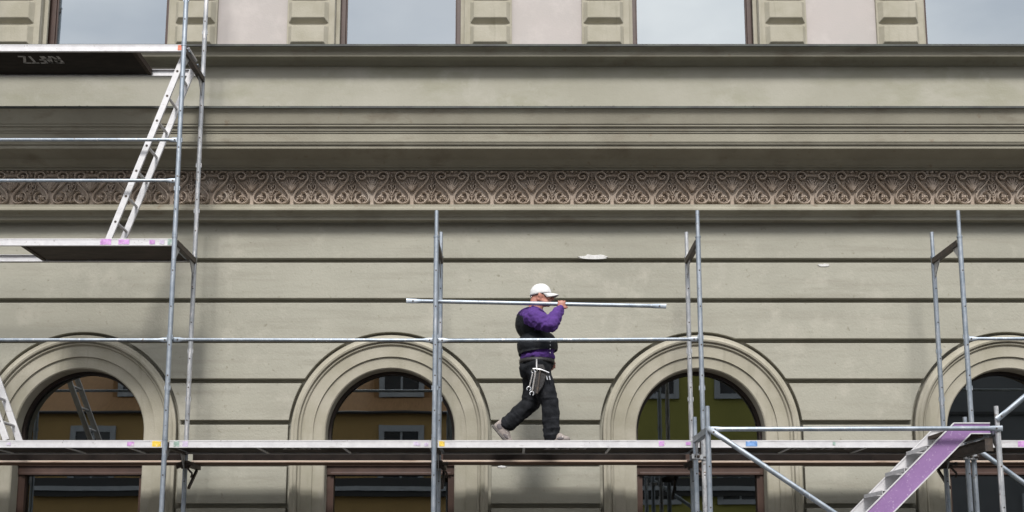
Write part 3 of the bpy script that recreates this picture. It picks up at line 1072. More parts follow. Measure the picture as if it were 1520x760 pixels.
# timber planks on inner brackets
plank_lab = ['under the first arched window', 'between the ladder bay and the man', 'under the walking man', 'behind the stair tower', 'behind the purple stair landing']
ZP = ZY(687.2, .80)
for k in range(5):
    a, b = FX[k] + random.uniform(.02, .05), FX[k + 1] - random.uniform(.0, .05)
    dz = (0, 0, .004, -.003, .0)[k]
    z = ZP + dz
    t = thing('scaffold_plank', 'brown timber plank with dark toe board along wall, ' + plank_lab[k], 'plank', (a, .8, z), 'timber planks between scaffold and wall')
    m = MB()
    m.box(a, b, .80, 1.085, z, z + .026)
    m.box(a, b, .797, .7995, z + .006, z + .0255, 1)  # pale front strip imitates skylight on the plank edge
    m.build('board', [WOOD, WOOD_LIT], t, bevel=.002)
    m = MB(); m.box(a + .01, b - .01, .803, .826, z + .0265, z + .096)
    m.build('toe_board', PLYDARK, t, bevel=.003)
for k in range(6):
    x = FX[k]
    t = thing('bracket', 'dark steel bracket carrying the timber planks, ' + names[k], 'bracket', (x, WD, ZP - .2), 'inner brackets of the scaffold')
    m = MB(); m.bar((x + .035, WD - .03, ZP - .025), (x + .035, 1.10, ZP - .025), .05, .045)
    m.build('arm', DARKSTEEL, t)
    m = MB(); m.bar((x + .035, WD + .03, ZP - .26), (x + .035, 1.04, ZP - .055), .025, .025)
    m.build('strut', DARKSTEEL, t)
    m = MB()
    m.tube((x, WD, ZP - .065), (x, WD, ZP + .015), .042, n=14)
    m.obox((x - .055, WD - .01, ZP - .03), (.03, 0, .012), (0, .02, 0), (-.006, 0, .025))
    m.tube((x + .02, WD - .05, ZP - .02), (x + .09, WD - .05, ZP - .02), .012, n=8)
    m.tube((x + .075, WD - .05, ZP - .02), (x + .098, WD - .05, ZP - .02), .02, n=6)
    m.build('clamp', DARKSTEEL, t, smooth=True)
    m = MB(); m.path(spline([(x + .03, WD - .05, ZP - .05), (x + .06, WD - .055, ZP - .09), (x + .085, WD - .05, ZP - .12), (x + .075, WD - .05, ZP - .16)]), .011, n=6)
    m.build('wedge_lever', DARKSTEEL, t, smooth=True)


def ladder(label, pf0, pf1, pr_dy, rungs, group='aluminium access ladders'):
    """pf0 foot, pf1 head of the near stile; the far stile stands pr_dy further back"""
    p0, p1 = Vector(pf0), Vector(pf1)
    t = thing('ladder', label, 'ladder', p0, group)
    d = (p1 - p0).normalized()
    up = Vector((0, 1, 0))
    for y in (0, pr_dy):
        o = Vector((0, y, 0))
        m = MB(); m.bar(p0 + o, p1 + o, .062, .026, up=(0, 1, 0))
        st = m.build('stile', ALU, t, bevel=.004)
        if y == 0:
            m = MB()
            for i in range(rungs):
                c = p0 + d * (.20 + .28 * i)
                m.tube(c + Vector((0, -.0145, 0)), c + Vector((0, -.0125, 0)), .013, n=10)
            tag(m.build('rung_end', DARKSTEEL, st), kind='stuff')
    for i in range(rungs):
        c = p0 + d * (.20 + .28 * i)
        m = MB(); m.tube(c + Vector((0, .013, 0)), c + Vector((0, pr_dy - .013, 0)), .0145, n=10)
        m.build('rung', ALU, t, smooth=True)
    return t


f0 = W(161, 352, .15); f0.z = zm + .012
f1 = W(273, 84, .15)
ladder('aluminium ladder leaning from the middle deck into the top deck\'s hatch', f0, f1, .33, 8)
g0 = W(9.5, 655, .16); g0.z = ZD + .012
g1 = g0 + Vector((-.86, 0, 2.06))
ladder('aluminium ladder climbing from the long deck to the middle deck\'s hatch', g0, g1, .33, 8)

# ------------------------------------------------------------------ stair tower
TY0, TY1 = -0.80, -0.072
TX0 = colx(1041.5 + 10.5, ZY(680, TY0), TY0)
ZTT = ZY(636, TY0)
TX1 = TX0 + B
GT = 'galvanised frames of the stair tower'
for x, lab in ((TX0, 'short galvanised stair tower frame clamped to the scaffold ahead of the man'), (TX1, 'short galvanised stair tower frame carrying the purple stair landing'),
               (TX1 + B, 'short galvanised stair tower frame beyond the purple staircase')):
    frame(lab, x, 0.0, ZTT, GT, foot=True, worn=8 + (1 if x == TX1 else 0), y0=TY0, y1=TY1, spig=.20, tz=-.05)
RT_G = 'tubes of the stair tower'
zl = ZY(639, TY0 - .03)
rail('ledger_tube', 'horizontal steel tube joining the stair tower frame to the purple landing', (TX0 + .0, TY0 - .036, zl + .01), (TX1 + .03, TY0 - .036, zl + .018), 'tube', RT_G, r=.021, flat=.13)
rail('diagonal_brace', 'diagonal steel brace falling from the stair tower frame under the long tube', (TX0 - .01, TY0 - .046, zl + .02), (TX1 - .02, TY0 - .046, zl - 1.74), 'brace', RT_G, r=.0242, flat=.15)
pa = W(1480, 623, TY0 - .03); pb = W(1520, 589.5, TY0 - .03)
rail('stair_handrail', 'sloping steel tube rising from the post beside the purple landing', pa, pa + (pb - pa) * 9.0, 'tube', RT_G, r=.0242, flat=.12)
pa = W(1441, 660, TY1 - .05); pb = W(1520, 717, TY1 - .05)
rail('diagonal_brace', 'diagonal steel brace falling away behind the purple landing\'s post', pa, pa + (pb - pa) * 4.6, 'brace', RT_G, r=.0242, flat=.15)
for x, lab in ((TX0, 'double steel tube clamp joining scaffold post to stair tower, ahead of the man'), (TX1, 'double steel tube clamp under the purple stair landing')):
    zc_ = ZY(678, TY1)
    fx = FX[3] if x == TX0 else FX[4]
    t = thing('tube_clamp', lab, 'clamp', (x, TY1, zc_ - .03), 'tube clamps at the stair tower')
    for cx, cy in ((x, TY1), (fx, 0.0)):
        m = MB(); m.tube((cx, cy, zc_ - .026), (cx, cy, zc_ + .026), .035, n=14)
        m.obox((cx - .03, cy - .03, zc_), (.012, 0, 0), (0, .018, 0), (0, 0, .022))
        m.build('clamp_shell', GALVW, t, smooth=True)
        m = MB(); m.tube((cx - .05, cy - .034, zc_), (cx + .03, cy - .034, zc_), .008, n=8); m.tube((cx + .015, cy - .034, zc_), (cx + .032, cy - .034, zc_), .015, n=6)
        m.build('bolt', DARKSTEEL, t)
    m = MB(); m.bar((x, TY1 + .02, zc_), (fx, -.02, zc_), .03, .03)
    m.build('swivel', GALVW, t)

bx_ = TX1 - .075
zb_ = ZY(645.5, TY0) - .032
t = thing('needle_beam', 'dark steel beam running under the purple landing towards the wall', 'beam', (bx_, TY0, zb_))
m = MB()
m.box(bx_ - .03, bx_ + .03, TY0 + .03, 1.08, zb_ - .008, zb_); m.box(bx_ - .03, bx_ + .03, TY0 + .03, 1.08, zb_ - .10, zb_ - .092)
m.box(bx_ - .005, bx_ + .005, TY0 + .03, 1.08, zb_ - .0915, zb_ - .0085)
m.build('profile', DARKSTEEL, t)
m = MB(); m.box(bx_ - .035, bx_ + .035, TY0 + .024, TY0 + .0295, zb_ - .11, zb_ + .01)
m.build('end_plate', DARKSTEEL, t)
# purple stairs inside the tower: two stringers, treads, landing
YS0, YS1 = TY0 + .075, TY1 - .075
stair = thing('staircase', 'purple aluminium scaffold staircase with a landing on the stair tower', 'staircase', (TX0 + .6, YS0, 0))
la, lb = W(1416, 628, YS0), W(1470, 628, YS0)
ztl = la.z
hh = la.z - ZY(643.5, YS0)
bot = W(1289, 760, YS0)
top_in = W(1404, 643.5, YS0)
slope = (top_in - bot)
dirn = Vector((slope.x, 0, slope.z)).normalized()
xend = TX1 - .035
foot_z = .12
L_ = (top_in.z - foot_z) / dirn.z
bwx = .22                            # horizontal width of the sloping stringer
def stringer_poly():
    # upper edge: landing top then slope; lower edge parallel
    p_top = (la.x, ztl)
    zt2 = ztl
    f = (zt2 - foot_z) / dirn.z
    up_foot = (la.x - dirn.x * f, foot_z)
    lowk = (la.x + .145, ztl - hh)
    f2 = (lowk[1] - foot_z) / dirn.z
    low_foot = (lowk[0] - dirn.x * f2, foot_z)
    return [up_foot, low_foot, lowk, (xend, ztl - hh), (xend, ztl), p_top]


sp = stringer_poly()
for y, fl in ((YS0, 0), (YS1, 1)):
    m = MB()
    y0_, y1_ = (y, y + .004) if not fl else (y - .004, y)
    n = len(sp)
    m.prism(sp, y0_, y1_)
    # faces: front (towards camera) and back carry lacquer on the outer side only
    m.m[0] = 0 if not fl else 1
    m.m[1] = 1 if not fl else 0
    for i in range(2, 2 + n):
        m.m[i] = 1
    # rolled edges
    for a, b in ((sp[0], sp[5]), (sp[1], sp[2]), (sp[2], sp[3]), (sp[5], sp[4])):
        yy = y0_ - .006 if not fl else y1_ + .006
        m.bar((a[0], (y0_ + y1_) / 2, a[1]), (b[0], (y0_ + y1_) / 2, b[1]), .020, .010, up=(-dirn.z, 0, dirn.x) if a[1] != b[1] else (0, 0, 1), mi=1)
    m.build('stringer', [PURPLE_PAINT, ALU], stair)
m = MB()
m.box(la.x - .04, xend - .01, YS0 + .016, YS1 - .016, ztl - hh + .010, ztl - hh + .040)
land = m.build('landing', PLYBROWN, stair)
for xx in (la.x + .12, xend - .08):
    m = MB(); m.box(xx - .02, xx + .02, YS0 + .016, YS1 - .016, ztl - hh - .030, ztl - hh + .009)
    m.build('landing_bearer', DARKSTEEL, land)
i = 0
zz = ztl - .20
while zz > foot_z + .05:
    cx = la.x + .06 - dirn.x / dirn.z * (ztl - zz)
    m = MB()
    m.box(cx - .10, cx + .10, YS0 + .0155, YS1 - .0155, zz - .004, zz)
    m.box(cx - .104, cx - .1005, YS0 + .0155, YS1 - .0155, zz - .035, zz)
    m.box(cx + .1005, cx + .104, YS0 + .0155, YS1 - .0155, zz - .020, zz + .01)
    m.build('tread', ALU, stair)
    zz -= .20

# ------------------------------------------------------------------ the man with the pole
MX = W(800, 600, .43).x
man = thing('person', 'man in white cap, purple sweatshirt and black vest walking with a pole on his shoulder', 'person', (MX, .43, ZD))


def remesh(name, mb, mat, vox, parent, smooth=2, cut=(), disp=0.0, dscale=.05, solid=0, post=None):
    me = mb.mesh(name, mat, root_base(parent))
    tmp = bpy.data.objects.new(name + '_tmp', me)
    col.objects.link(tmp)
    r = tmp.modifiers.new('r', 'REMESH'); r.mode = 'VOXEL'; r.voxel_size = vox
    if smooth:
        s_ = tmp.modifiers.new('s', 'SMOOTH'); s_.iterations = smooth; s_.factor = .5
    if disp:
        tx = bpy.data.textures.new(name + '_folds', 'CLOUDS'); tx.noise_scale = dscale; tx.noise_depth = 1
        d = tmp.modifiers.new('d', 'DISPLACE'); d.texture = tx; d.strength = disp; d.mid_level = .5; d.texture_coords = 'LOCAL'
    dg = bpy.context.evaluated_depsgraph_get()
    dg.update()
    nm = bpy.data.meshes.new_from_object(tmp.evaluated_get(dg))
    bpy.data.objects.remove(tmp)
    base = root_base(parent)
    if cut or post:
        bm = bmesh.new(); bm.from_mesh(nm)
        for co, no in cut:                       # keeps the side the normal points away from
            bmesh.ops.bisect_plane(bm, geom=bm.verts[:] + bm.edges[:] + bm.faces[:], plane_co=Vector(co) - base, plane_no=Vector(no), clear_outer=True)
        if post:
            post(bm, base)
        bm.to_mesh(nm); bm.free()
    nm.name = name
    nm.materials.clear(); nm.materials.append(mat)
    nm.polygons.foreach_set('use_smooth', [True] * len(nm.polygons))
    o = bpy.data.objects.new(name, nm)
    col.objects.link(o); o.parent = parent
    if solid:
        sm = o.modifiers.new('thick', 'SOLIDIFY'); sm.thickness = solid; sm.offset = 1
    return o


YM = .43
P = W
hip_r, kn_r, an_r = P(798, 548, YM - .09), P(816, 597, YM - .10), P(819, 648, YM - .09)
hip_l, kn_l, an_l = P(796, 549, YM + .09), P(787, 600, YM + .09), P(753, 629, YM + .09)
sh_r, el_r, wr_r = P(789, 471, YM - .20), P(817, 482, YM - .34), P(831.5, 457.5, YM - .205)
sh_l, el_l, wr_l = P(796, 471, YM + .20), P(790, 508, YM + .25), P(808, 530, YM + .22)
chest, belly, pelvis = P(792, 482, YM), P(797.5, 514, YM), P(797, 541, YM)
neck0, neck1 = P(794, 466, YM), P(801, 449, YM)
POLE_Y = YM - .165
pol0, pol1 = P(603, 446.6, POLE_Y), P(989, 454.6, POLE_Y)
gx = 833.5
grip = pol0 + (pol1 - pol0) * ((P(gx, 450, POLE_Y).x - pol0.x) / (pol1.x - pol0.x))

# skin: one continuous figure with head and hands
m = MB()
hc = P(803, 438.5, YM)
m.ell(hc, (.098, .074, .100), nu=20, nv=14)
m.ell(hc + Vector((.030, 0, -.045)), (.068, .060, .075), nu=18, nv=12)
m.ell(hc + Vector((.072, 0, -.098)), (.026, .030, .022))                     # chin
m.cap(hc + Vector((.045, -.042, -.085)), .026, hc + Vector((-.02, -.058, -.055)), .026)   # jaw
m.cap(hc + Vector((.045, .042, -.085)), .026, hc + Vector((-.02, .058, -.055)), .026)
m.cap(hc + Vector((.094, 0, -.005)), .011, hc + Vector((.118, 0, -.040)), .0165)   # nose
m.ell(hc + Vector((.108, -.012, -.044)), (.012, .010, .009)); m.ell(hc + Vector((.108, .012, -.044)), (.012, .010, .009))
m.cap(hc + Vector((.088, -.030, .012)), .013, hc + Vector((.088, .030, .012)), .013)   # brow
m.ell(hc + Vector((.072, -.042, -.035)), (.024, .020, .022)); m.ell(hc + Vector((.072, .042, -.035)), (.024, .020, .022))  # cheeks
m.cap(hc + Vector((.092, -.018, -.066)), .011, hc + Vector((.092, .018, -.066)), .011)   # lips
m.cap(hc + Vector((.088, -.016, -.078)), .010, hc + Vector((.088, .016, -.078)), .010)
for sg in (-1, 1):
    m.ell(hc + Vector((-.010, sg * .077, -.022)), (.020, .012, .034))
    m.ell(hc + Vector((-.018, sg * .086, -.014)), (.014, .008, .026))
m.cap(neck1 + Vector((-.012, 0, 0)), .062, neck0 + Vector((-.01, 0, -.02)), .070)
m.cap(hc + Vector((-.045, 0, -.05)), .060, neck0 + Vector((-.02, 0, 0)), .066)
m.ell(chest, (.13, .16, .15)); m.ell(belly, (.16, .165, .15)); m.ell(pelvis, (.14, .15, .10))
m.cap(sh_r, .06, sh_l, .06)
for a, b, c in ((sh_r, el_r, wr_r), (sh_l, el_l, wr_l)):
    m.cap(a, .052, b, .042); m.cap(b, .042, c, .030)
for a, b, c in ((hip_r, kn_r, an_r), (hip_l, kn_l, an_l)):
    m.cap(a, .085, b, .058); m.cap(b, .056, c, .038)
# right hand closed on the pole
px_ = (pol1 - pol0).normalized()
RP = .0215
pc = grip + Vector((-.002, -.040, -.014))
m.cap(wr_r, .029, pc + Vector((0, .004, -.030)), .030)
m.ell(pc + Vector((0, 0, .0)), (.043, .017, .044))
for i in range(4):
    xo = px_ * (.033 - .0215 * i)
    c = grip + xo
    rr = (.0088, .0094, .0092, .0080)[i]
    k = RP + .0095
    ang = [200, 140, 85, 30, -20 + 12 * i]
    pts = [c + Vector((0, k * cos(radians(a)) * 1.03, k * sin(radians(a)))) for a in ang]
    pts[0] = pc + xo + Vector((0, -.004, .030))
    for a, b in zip(pts, pts[1:]):
        m.cap(a, rr, b, rr * .95, n=10, m=3)
tb = [pc + px_ * .034 + Vector((0, .0, -.030)), grip + px_ * .050 + Vector((0, -.012, -.036)), grip + px_ * .046 + Vector((0, .018, -.032)), grip + px_ * .040 + Vector((0, .034, -.014))]
for a, b, r0, r1 in zip(tb, tb[1:], (.016, .0125, .011), (.0125, .011, .0095)):
    m.cap(a, r0, b, r1, n=10, m=3)
# left hand, relaxed
hd = (wr_l - el_l).normalized()
pl = wr_l + hd * .06
m.cap(wr_l, .028, pl, .032); m.ell(pl, (.036, .018, .036))
for i in range(4):
    yo = Vector((0.012 - .020 * (i - 1), .0, .014 * (1.5 - i)))
    a = pl + hd * .030 + yo; b = a + hd * .032 + Vector((.0, -.006, -.012)); c = b + hd * .010 + Vector((-.006, -.014, -.026))
    m.cap(a, .0095, b, .009, n=8, m=3); m.cap(b, .009, c, .008, n=8, m=3)
a = pl + Vector((.02, -.016, .02)); b = a + hd * .035 + Vector((.016, -.012, 0)); m.cap(a, .013, b, .0105, n=8, m=3); m.cap(b, .0105, b + hd * .025, .009, n=8, m=3)
body = remesh('body', m, SKIN, .0055, man, smooth=2)
for sg in (-1, 1):
    m = MB(); m.ell(hc + Vector((.090, sg * .030, -.008)), (.008, .011, .0075), nu=10, nv=6)
    m.build('eye', EYEM, body, smooth='all')
m = MB(); m.cap(hc + Vector((.1015, -.016, -.072)), .0045, hc + Vector((.1015, .016, -.072)), .0045); m.build('lips', LIP, body, smooth='all')
# short hair below the cap
m = MB(); m.ell(hc + Vector((-.006, 0, -.004)), (.0985, .0765, .098), nu=20, nv=14)
remesh('hair', m, HAIR, .006, body, cut=(((hc.x - .028, 0, 0), (1, 0, .35)), ((0, 0, hc.z - .028), (0, 0, -1))))

# cap
q = Quaternion((0, 1, 0), radians(-7))
m = MB()
cc = hc + Vector((-.002, 0, .010))
nu, nv = 24, 10
vs = []
for j in range(nv + 1):
    ph = radians(-4 + 94 * j / nv)
    for i in range(nu):
        th = 2 * pi * i / nu
        flat = 1.0
        p = Vector((.110 * cos(ph) ** .85 * cos(th), .087 * cos(ph) ** .85 * sin(th), .110 * sin(ph)))
        vs.append(cc + q @ p)
m.add(vs, [(j * nu + i, j * nu + (i + 1) % nu, (j + 1) * nu + (i + 1) % nu, (j + 1) * nu + i) for j in range(nv) for i in range(nu)])
cap_o = m.build('cap', CAPM, man, smooth='all')
sm = cap_o.modifiers.new('thick', 'SOLIDIFY'); sm.thickness = .004
m = MB()
vs = []
for j in range(7):
    v = j / 6
    for i in range(13):
        a = radians(-78 + 156 * i / 12)
        rx, ry = .106, .084
        ext = .078 * v * max(0, cos(a)) ** .55
        p = Vector((rx * cos(a) + ext, ry * sin(a) * (1 - .10 * v), -.006 - .020 * v * v - .028 * (sin(a) ** 2) * v ** .5 * 1.0))
        vs.append(cc + q @ p)
m.add(vs, [(j * 13 + i, (j + 1) * 13 + i, (j + 1) * 13 + i + 1, j * 13 + i + 1) for j in range(6) for i in range(12)])
br = m.build('cap_brim', CAPM, man, smooth='all')
sm = br.modifiers.new('thick', 'SOLIDIFY'); sm.thickness = .005
m = MB(); m.ell(cc + q @ Vector((0, 0, .108)), (.009, .009, .006)); m.build('cap_button', CAPM, cap_o, smooth='all')

# sweatshirt with sleeves
m = MB()
m.ell(chest + Vector((.0, 0, .01)), (.165, .195, .17), nu=20, nv=14)
m.ell(belly, (.188, .195, .16), nu=20, nv=14)
m.ell(P(798, 531, YM), (.180, .188, .075), nu=20, nv=12)
m.ell(P(785, 471, YM), (.118, .185, .098), nu=18, nv=12)
m.cap(P(792, 467, YM - .10), .085, sh_r, .088)
m.cap(P(796, 467, YM + .10), .085, sh_l, .085)
m.cap(sh_r, .092, sh_r.lerp(el_r, .55), .090); m.cap(sh_r.lerp(el_r, .55), .090, el_r, .078)
m.cap(el_r, .078, el_r.lerp(wr_r, .5), .068); m.cap(el_r.lerp(wr_r, .5), .066, wr_r - (wr_r - el_r).normalized() * .025, .048)
m.cap(wr_r - (wr_r - el_r).normalized() * .03, .046, wr_r - (wr_r - el_r).normalized() * .005, .040)
m.cap(sh_l, .085, el_l, .070); m.cap(el_l, .070, wr_l, .045)
m.cap(neck0 + Vector((-.005, 0, -.02)), .082, neck0 + Vector((.006, 0, .016)), .070)
# folds across the sleeve
ua = (el_r - sh_r)
for f, rr_ in ((.25, .094), (.55, .096), (.85, .086)):
    c = sh_r + ua * f
    m.ell(c + Vector((.0, -.006, -.008)), (.028, rr_, rr_ * .98), Quaternion((0, 1, 0), .9).to_matrix(), nu=14, nv=10)
for f, rr_ in ((.3, .080), (.62, .068)):
    c = el_r + (wr_r - el_r) * f
    m.ell(c, (rr_, rr_, .020), Quaternion((0, 1, 0), .5).to_matrix(), nu=14, nv=10)
remesh('sweatshirt', m, SWEAT, .009, man, smooth=2, disp=.028, dscale=.05)

# vest: open at the shoulder, hem above the hip
m = MB()
m.ell(chest + Vector((-.004, 0, .012)), (.176, .190, .182), nu=22, nv=16)
m.ell(belly + Vector((.002, 0, 0)), (.200, .206, .165), nu=22, nv=16)
m.ell(P(798, 526, YM), (.190, .200, .085), nu=22, nv=12)
m.ell(P(783, 474, YM), (.108, .15, .085), nu=18, nv=12)
hemz = P(798, 529, YM).z
vest = remesh('vest', m, VEST, .010, man, smooth=2, disp=.012, dscale=.06, solid=.007,
              cut=(((0, 0, hemz), (.13, 0, -1)), ((0, 0, P(790, 462, YM).z), (.2, 0, 1))))
for py in (507.5, 512.5, 518, 523.5):
    c = P(816.5, py, YM - .165)
    m = MB(); m.ell(c, (.007, .006, .008), nu=8, nv=6)
    m.build('snap_button', CHROME, vest, smooth='all')

# trousers
m = MB()
m.ell(pelvis + Vector((-.004, 0, .005)), (.170, .180, .125), nu=20, nv=14)
m.ell(P(787, 549, YM), (.115, .165, .11), nu=18, nv=12)
for (a, b, c, yy) in ((hip_r, kn_r, an_r, -1), (hip_l, kn_l, an_l, 1)):
    m.cap(a, .128, a.lerp(b, .55), .108); m.cap(a.lerp(b, .55), .108, b, .090)
    m.cap(b, .092, b.lerp(c, .5), .086); m.cap(b.lerp(c, .5), .086, c, .080)
    d = (c - b).normalized()
    for f, rr_ in ((.55, .094), (.78, .092), (.97, .090)):          # folds piling up over the boot
        cc2 = b + (c - b) * f
        rot = d.to_track_quat('Z', 'Y').to_matrix() @ Matrix.Rotation(random.uniform(-.35, .35), 3, 'Y')
        m.ell(cc2, (rr_, rr_ * .95, .022), rot, nu=16, nv=8)
    for f, rr_ in ((.35, .112), (.9, .096)):
        cc2 = a + (b - a) * f
        rot = (b - a).normalized().to_track_quat('Z', 'Y').to_matrix() @ Matrix.Rotation(random.uniform(-.5, .5), 3, 'X')
        m.ell(cc2, (rr_ + .01, rr_ + .008, .03), rot, nu=16, nv=8)
waistz = P(798, 534, YM).z
trousers = remesh('trousers', m, TROUS, .009, man, smooth=2, disp=.026, dscale=.075, cut=(((0, 0, waistz + .012), (0, 0, 1)),))
# belt
m = MB()
n = 36
vs = []
for z in (waistz - .045, waistz - .005):
    for i in range(n):
        a = 2 * pi * i / n
        vs.append((pelvis.x + .178 * cos(a), YM + .188 * sin(a), z))
m.add(vs, [(i, (i + 1) % n, n + (i + 1) % n, n + i) for i in range(n)])
belt = m.build('belt', LEATHER, man, smooth='all')
belt.modifiers.new('thick', 'SOLIDIFY').thickness = .006


def boot(heel, toe, up, y, toe_bend):
    """heel and ball positions of the sole, up = direction from sole to ankle"""
    heel, toe, up = Vector(heel), Vector(toe), Vector(up).normalized()
    f = (toe - heel).normalized()
    L = (toe - heel).length
    side = f.cross(up).normalized()
    rot = Matrix((f, side, up)).transposed()
    m = MB()
    m.cap(heel + f * .035 + up * .045, .040, heel + f * .035 + up * .105, .043)
    m.cap(heel + f * .04 + up * .045, .042, heel + f * .14 + up * .045, .046)
    m.cap(heel + f * .06 + up * .095, .045, heel + f * .16 + up * .055, .042)
    m.cap(heel + f * .15 + up * .042, .044, toe + up * .038 - f * .02, .040)
    m.ell(toe + up * .036, (.050, .046, .034), rot)
    o = remesh('boot', m, SHOE, .006, man, smooth=2, disp=.005, dscale=.02)
    m = MB()
    for a, b, w0, w1 in ((0, .33, .036, .034), (.33, .72, .034, .047), (.72, 1.0, .047, .044), (1.0, 1.16, .044, .022)):
        p, q_ = heel + f * (L * a), heel + f * (L * b)
        m.add([p + side * w0, q_ + side * w1, q_ - side * w1, p - side * w0] + [p + side * w0 + up * .024, q_ + side * w1 + up * .024, q_ - side * w1 + up * .024, p - side * w0 + up * .024],
              [(3, 2, 1, 0), (4, 5, 6, 7), (0, 1, 5, 4), (2, 3, 7, 6), (1, 2, 6, 5), (3, 0, 4, 7)])
    m.ell(heel + f * .012 + up * .013, (.026, .034, .0125), rot, nu=12, nv=6)
    m.build('sole', SOLE, o, bevel=.004)
    for i in range(4):
        c = heel + f * (.105 + .028 * i) + up * (.118 - .016 * i)
        m = MB(); m.path(spline([c - side * .040 - up * .026, c - side * .024 - up * .004, c, c + side * .024 - up * .004, c + side * .040 - up * .026]), .0042, n=5)
        m.build('lace', LACE, o)
    for sg in (-1, 1):
        m = MB()
        m.ell(heel + f * .055 + up * .055 + side * sg * .040, (.034, .006, .026), rot, nu=10, nv=6)
        m.ell(heel + f * .165 + up * .042 + side * sg * .040, (.040, .007, .014), rot, nu=10, nv=6)
        m.build('boot_panel', SHOEDK, o, smooth='all')
    return o


hx = P(808, 650, YM - .09).x
boot((hx, YM - .085, ZD + .002), (hx + .205, YM - .130, ZD + .002), (0, 0, 1), YM - .09, 0)
hl = P(730, 633, YM + .09)
tx_ = hl.x + .150
boot((hl.x, YM + .09, hl.z), (tx_, YM + .09, ZD + .012), (.80, 0, .60), YM + .09, 0)

# tool pouch and tools on the right hip
YT = YM - .235
m = MB()
pp = [P(x, y, YT) for x, y in ((797, 541), (807, 541), (812, 556), (806, 574), (797, 586), (792, 583), (794, 560))]
poly = [(p.x, p.z) for p in pp][::-1]
m.prism(poly, YT + .0, YT + .055)
m.build('tool_pouch', LEATHER, man, bevel=.008)
m = MB()
p = P(796.5, 533, YT); m.box(p.x - .006, p.x + .006, YT - .004, YT + .002, P(796, 549, YT).z, p.z); m.build('tool_strap', ALU, man)


def spanner(label, p0, p1, w):
    p0, p1 = Vector(p0), Vector(p1)
    t = thing('spanner', label, 'spanner', p1, 'spanners in the tool pouch')
    d = (p1 - p0).normalized(); nrm = Vector((0, 1, 0)); s_ = d.cross(nrm).normalized()
    m = MB()
    m.bar(p0, p1, w, .007, up=(0, 1, 0))
    m.build('shank', CHROME, t, bevel=.002)
    m = MB()
    for sg in (-1, 1):
        m.path(spline([p1 - d * .006 + s_ * sg * .004, p1 + d * .004 + s_ * sg * .016, p1 + d * .018 + s_ * sg * .019, p1 + d * .032 + s_ * sg * .013]), .0065, n=8)
    m.build('open_jaw', CHROME, t, smooth=True)
    m = MB()
    pts = [p0 + (d * cos(a) + s_ * sin(a)) * .016 - d * .012 for a in [2 * pi * i / 14 for i in range(15)]]
    m.path(pts, .005, n=6); m.build('ring_end', CHROME, t, smooth=True)


spanner('longer bright steel spanner hanging from the man\'s tool pouch', P(795, 551, YT - .014), P(789.8, 582, YT - .014), .016)
spanner('shorter spanner hanging behind the longer one on the man\'s hip', P(791, 553, YT - .004), P(785.6, 575, YT - .004), .012)
t = thing('hammer', 'steel hammer with crosswise head stuck in the man\'s tool pouch', 'hammer', P(801, 570, YT - .012))
a, b, c = P(791, 547.5, YT - .014), P(802, 548.5, YT - .014), P(815, 553.5, YT - .014)
m = MB(); m.path(spline([a, b, c]), [.006] * 4 + [.008] * 5, n=8); m.build('hammer_head', CHROME, t, smooth=True)
m = MB(); m.tube(P(802, 549, YT - .012), P(797, 584, YT - .012), .010, .012, n=10); m.build('handle', DARKSTEEL, t, smooth=True)
t = thing('socket_key', 'small steel socket keys clipped to the front of the tool pouch', 'socket key', P(814, 564, YT - .01))
for x in (811, 815):
    m = MB(); m.tube(P(x, 558, YT + .01), P(x + 1.5, 564, YT + .01), .006, .008, n=8); m.build('socket', CHROME, t, smooth=True)

# the pole he carries
rail('carried_pole', 'long steel guard rail tube carried level on the walking man\'s shoulder', pol0, pol1, 'pole', None, r=.0205, flat=.16, mat=GALV)

# ------------------------------------------------------------------ houses across the street (seen mirrored in the arched windows)
YO = -19.6
OCH = material('ochre_render', (0.46, 0.30, 0.115), (0.40, 0.26, 0.10), 0.8, 0.9)
OLI = material('olive_yellow_render', (0.36, 0.34, 0.085), (0.31, 0.295, 0.075), 0.8, 0.9)
GRY = material('slate_grey_render', (0.16, 0.165, 0.17), (0.13, 0.135, 0.14), 0.8, 0.9)
PALE = material('pale_blue_render', (0.50, 0.56, 0.60), (0.44, 0.50, 0.54), 0.8, 0.9)
TILE = material('brown_roof_tiles', (0.34, 0.19, 0.085), (0.27, 0.15, 0.065), 3, 0.9, stretch=(6, 1, 1))
SLATE = material('slate_roof', (0.10, 0.10, 0.105), (0.075, 0.075, 0.08), 3, 0.9)
SURR = material('pale_window_surround', (0.42, 0.44, 0.46), (0.36, 0.38, 0.40), 4, 0.85)
DPANE = material('dark_window_pane', (0.02, 0.024, 0.03), None, rough=0.08, spec=0.6)
GUTTER = material('dark_gutter', (0.04, 0.04, 0.04), None, rough=0.6)
ymir = 2 * YG - YO                 # depth at which a mirrored house seems to stand


def R(px, py):
    return W(px, py, ymir)


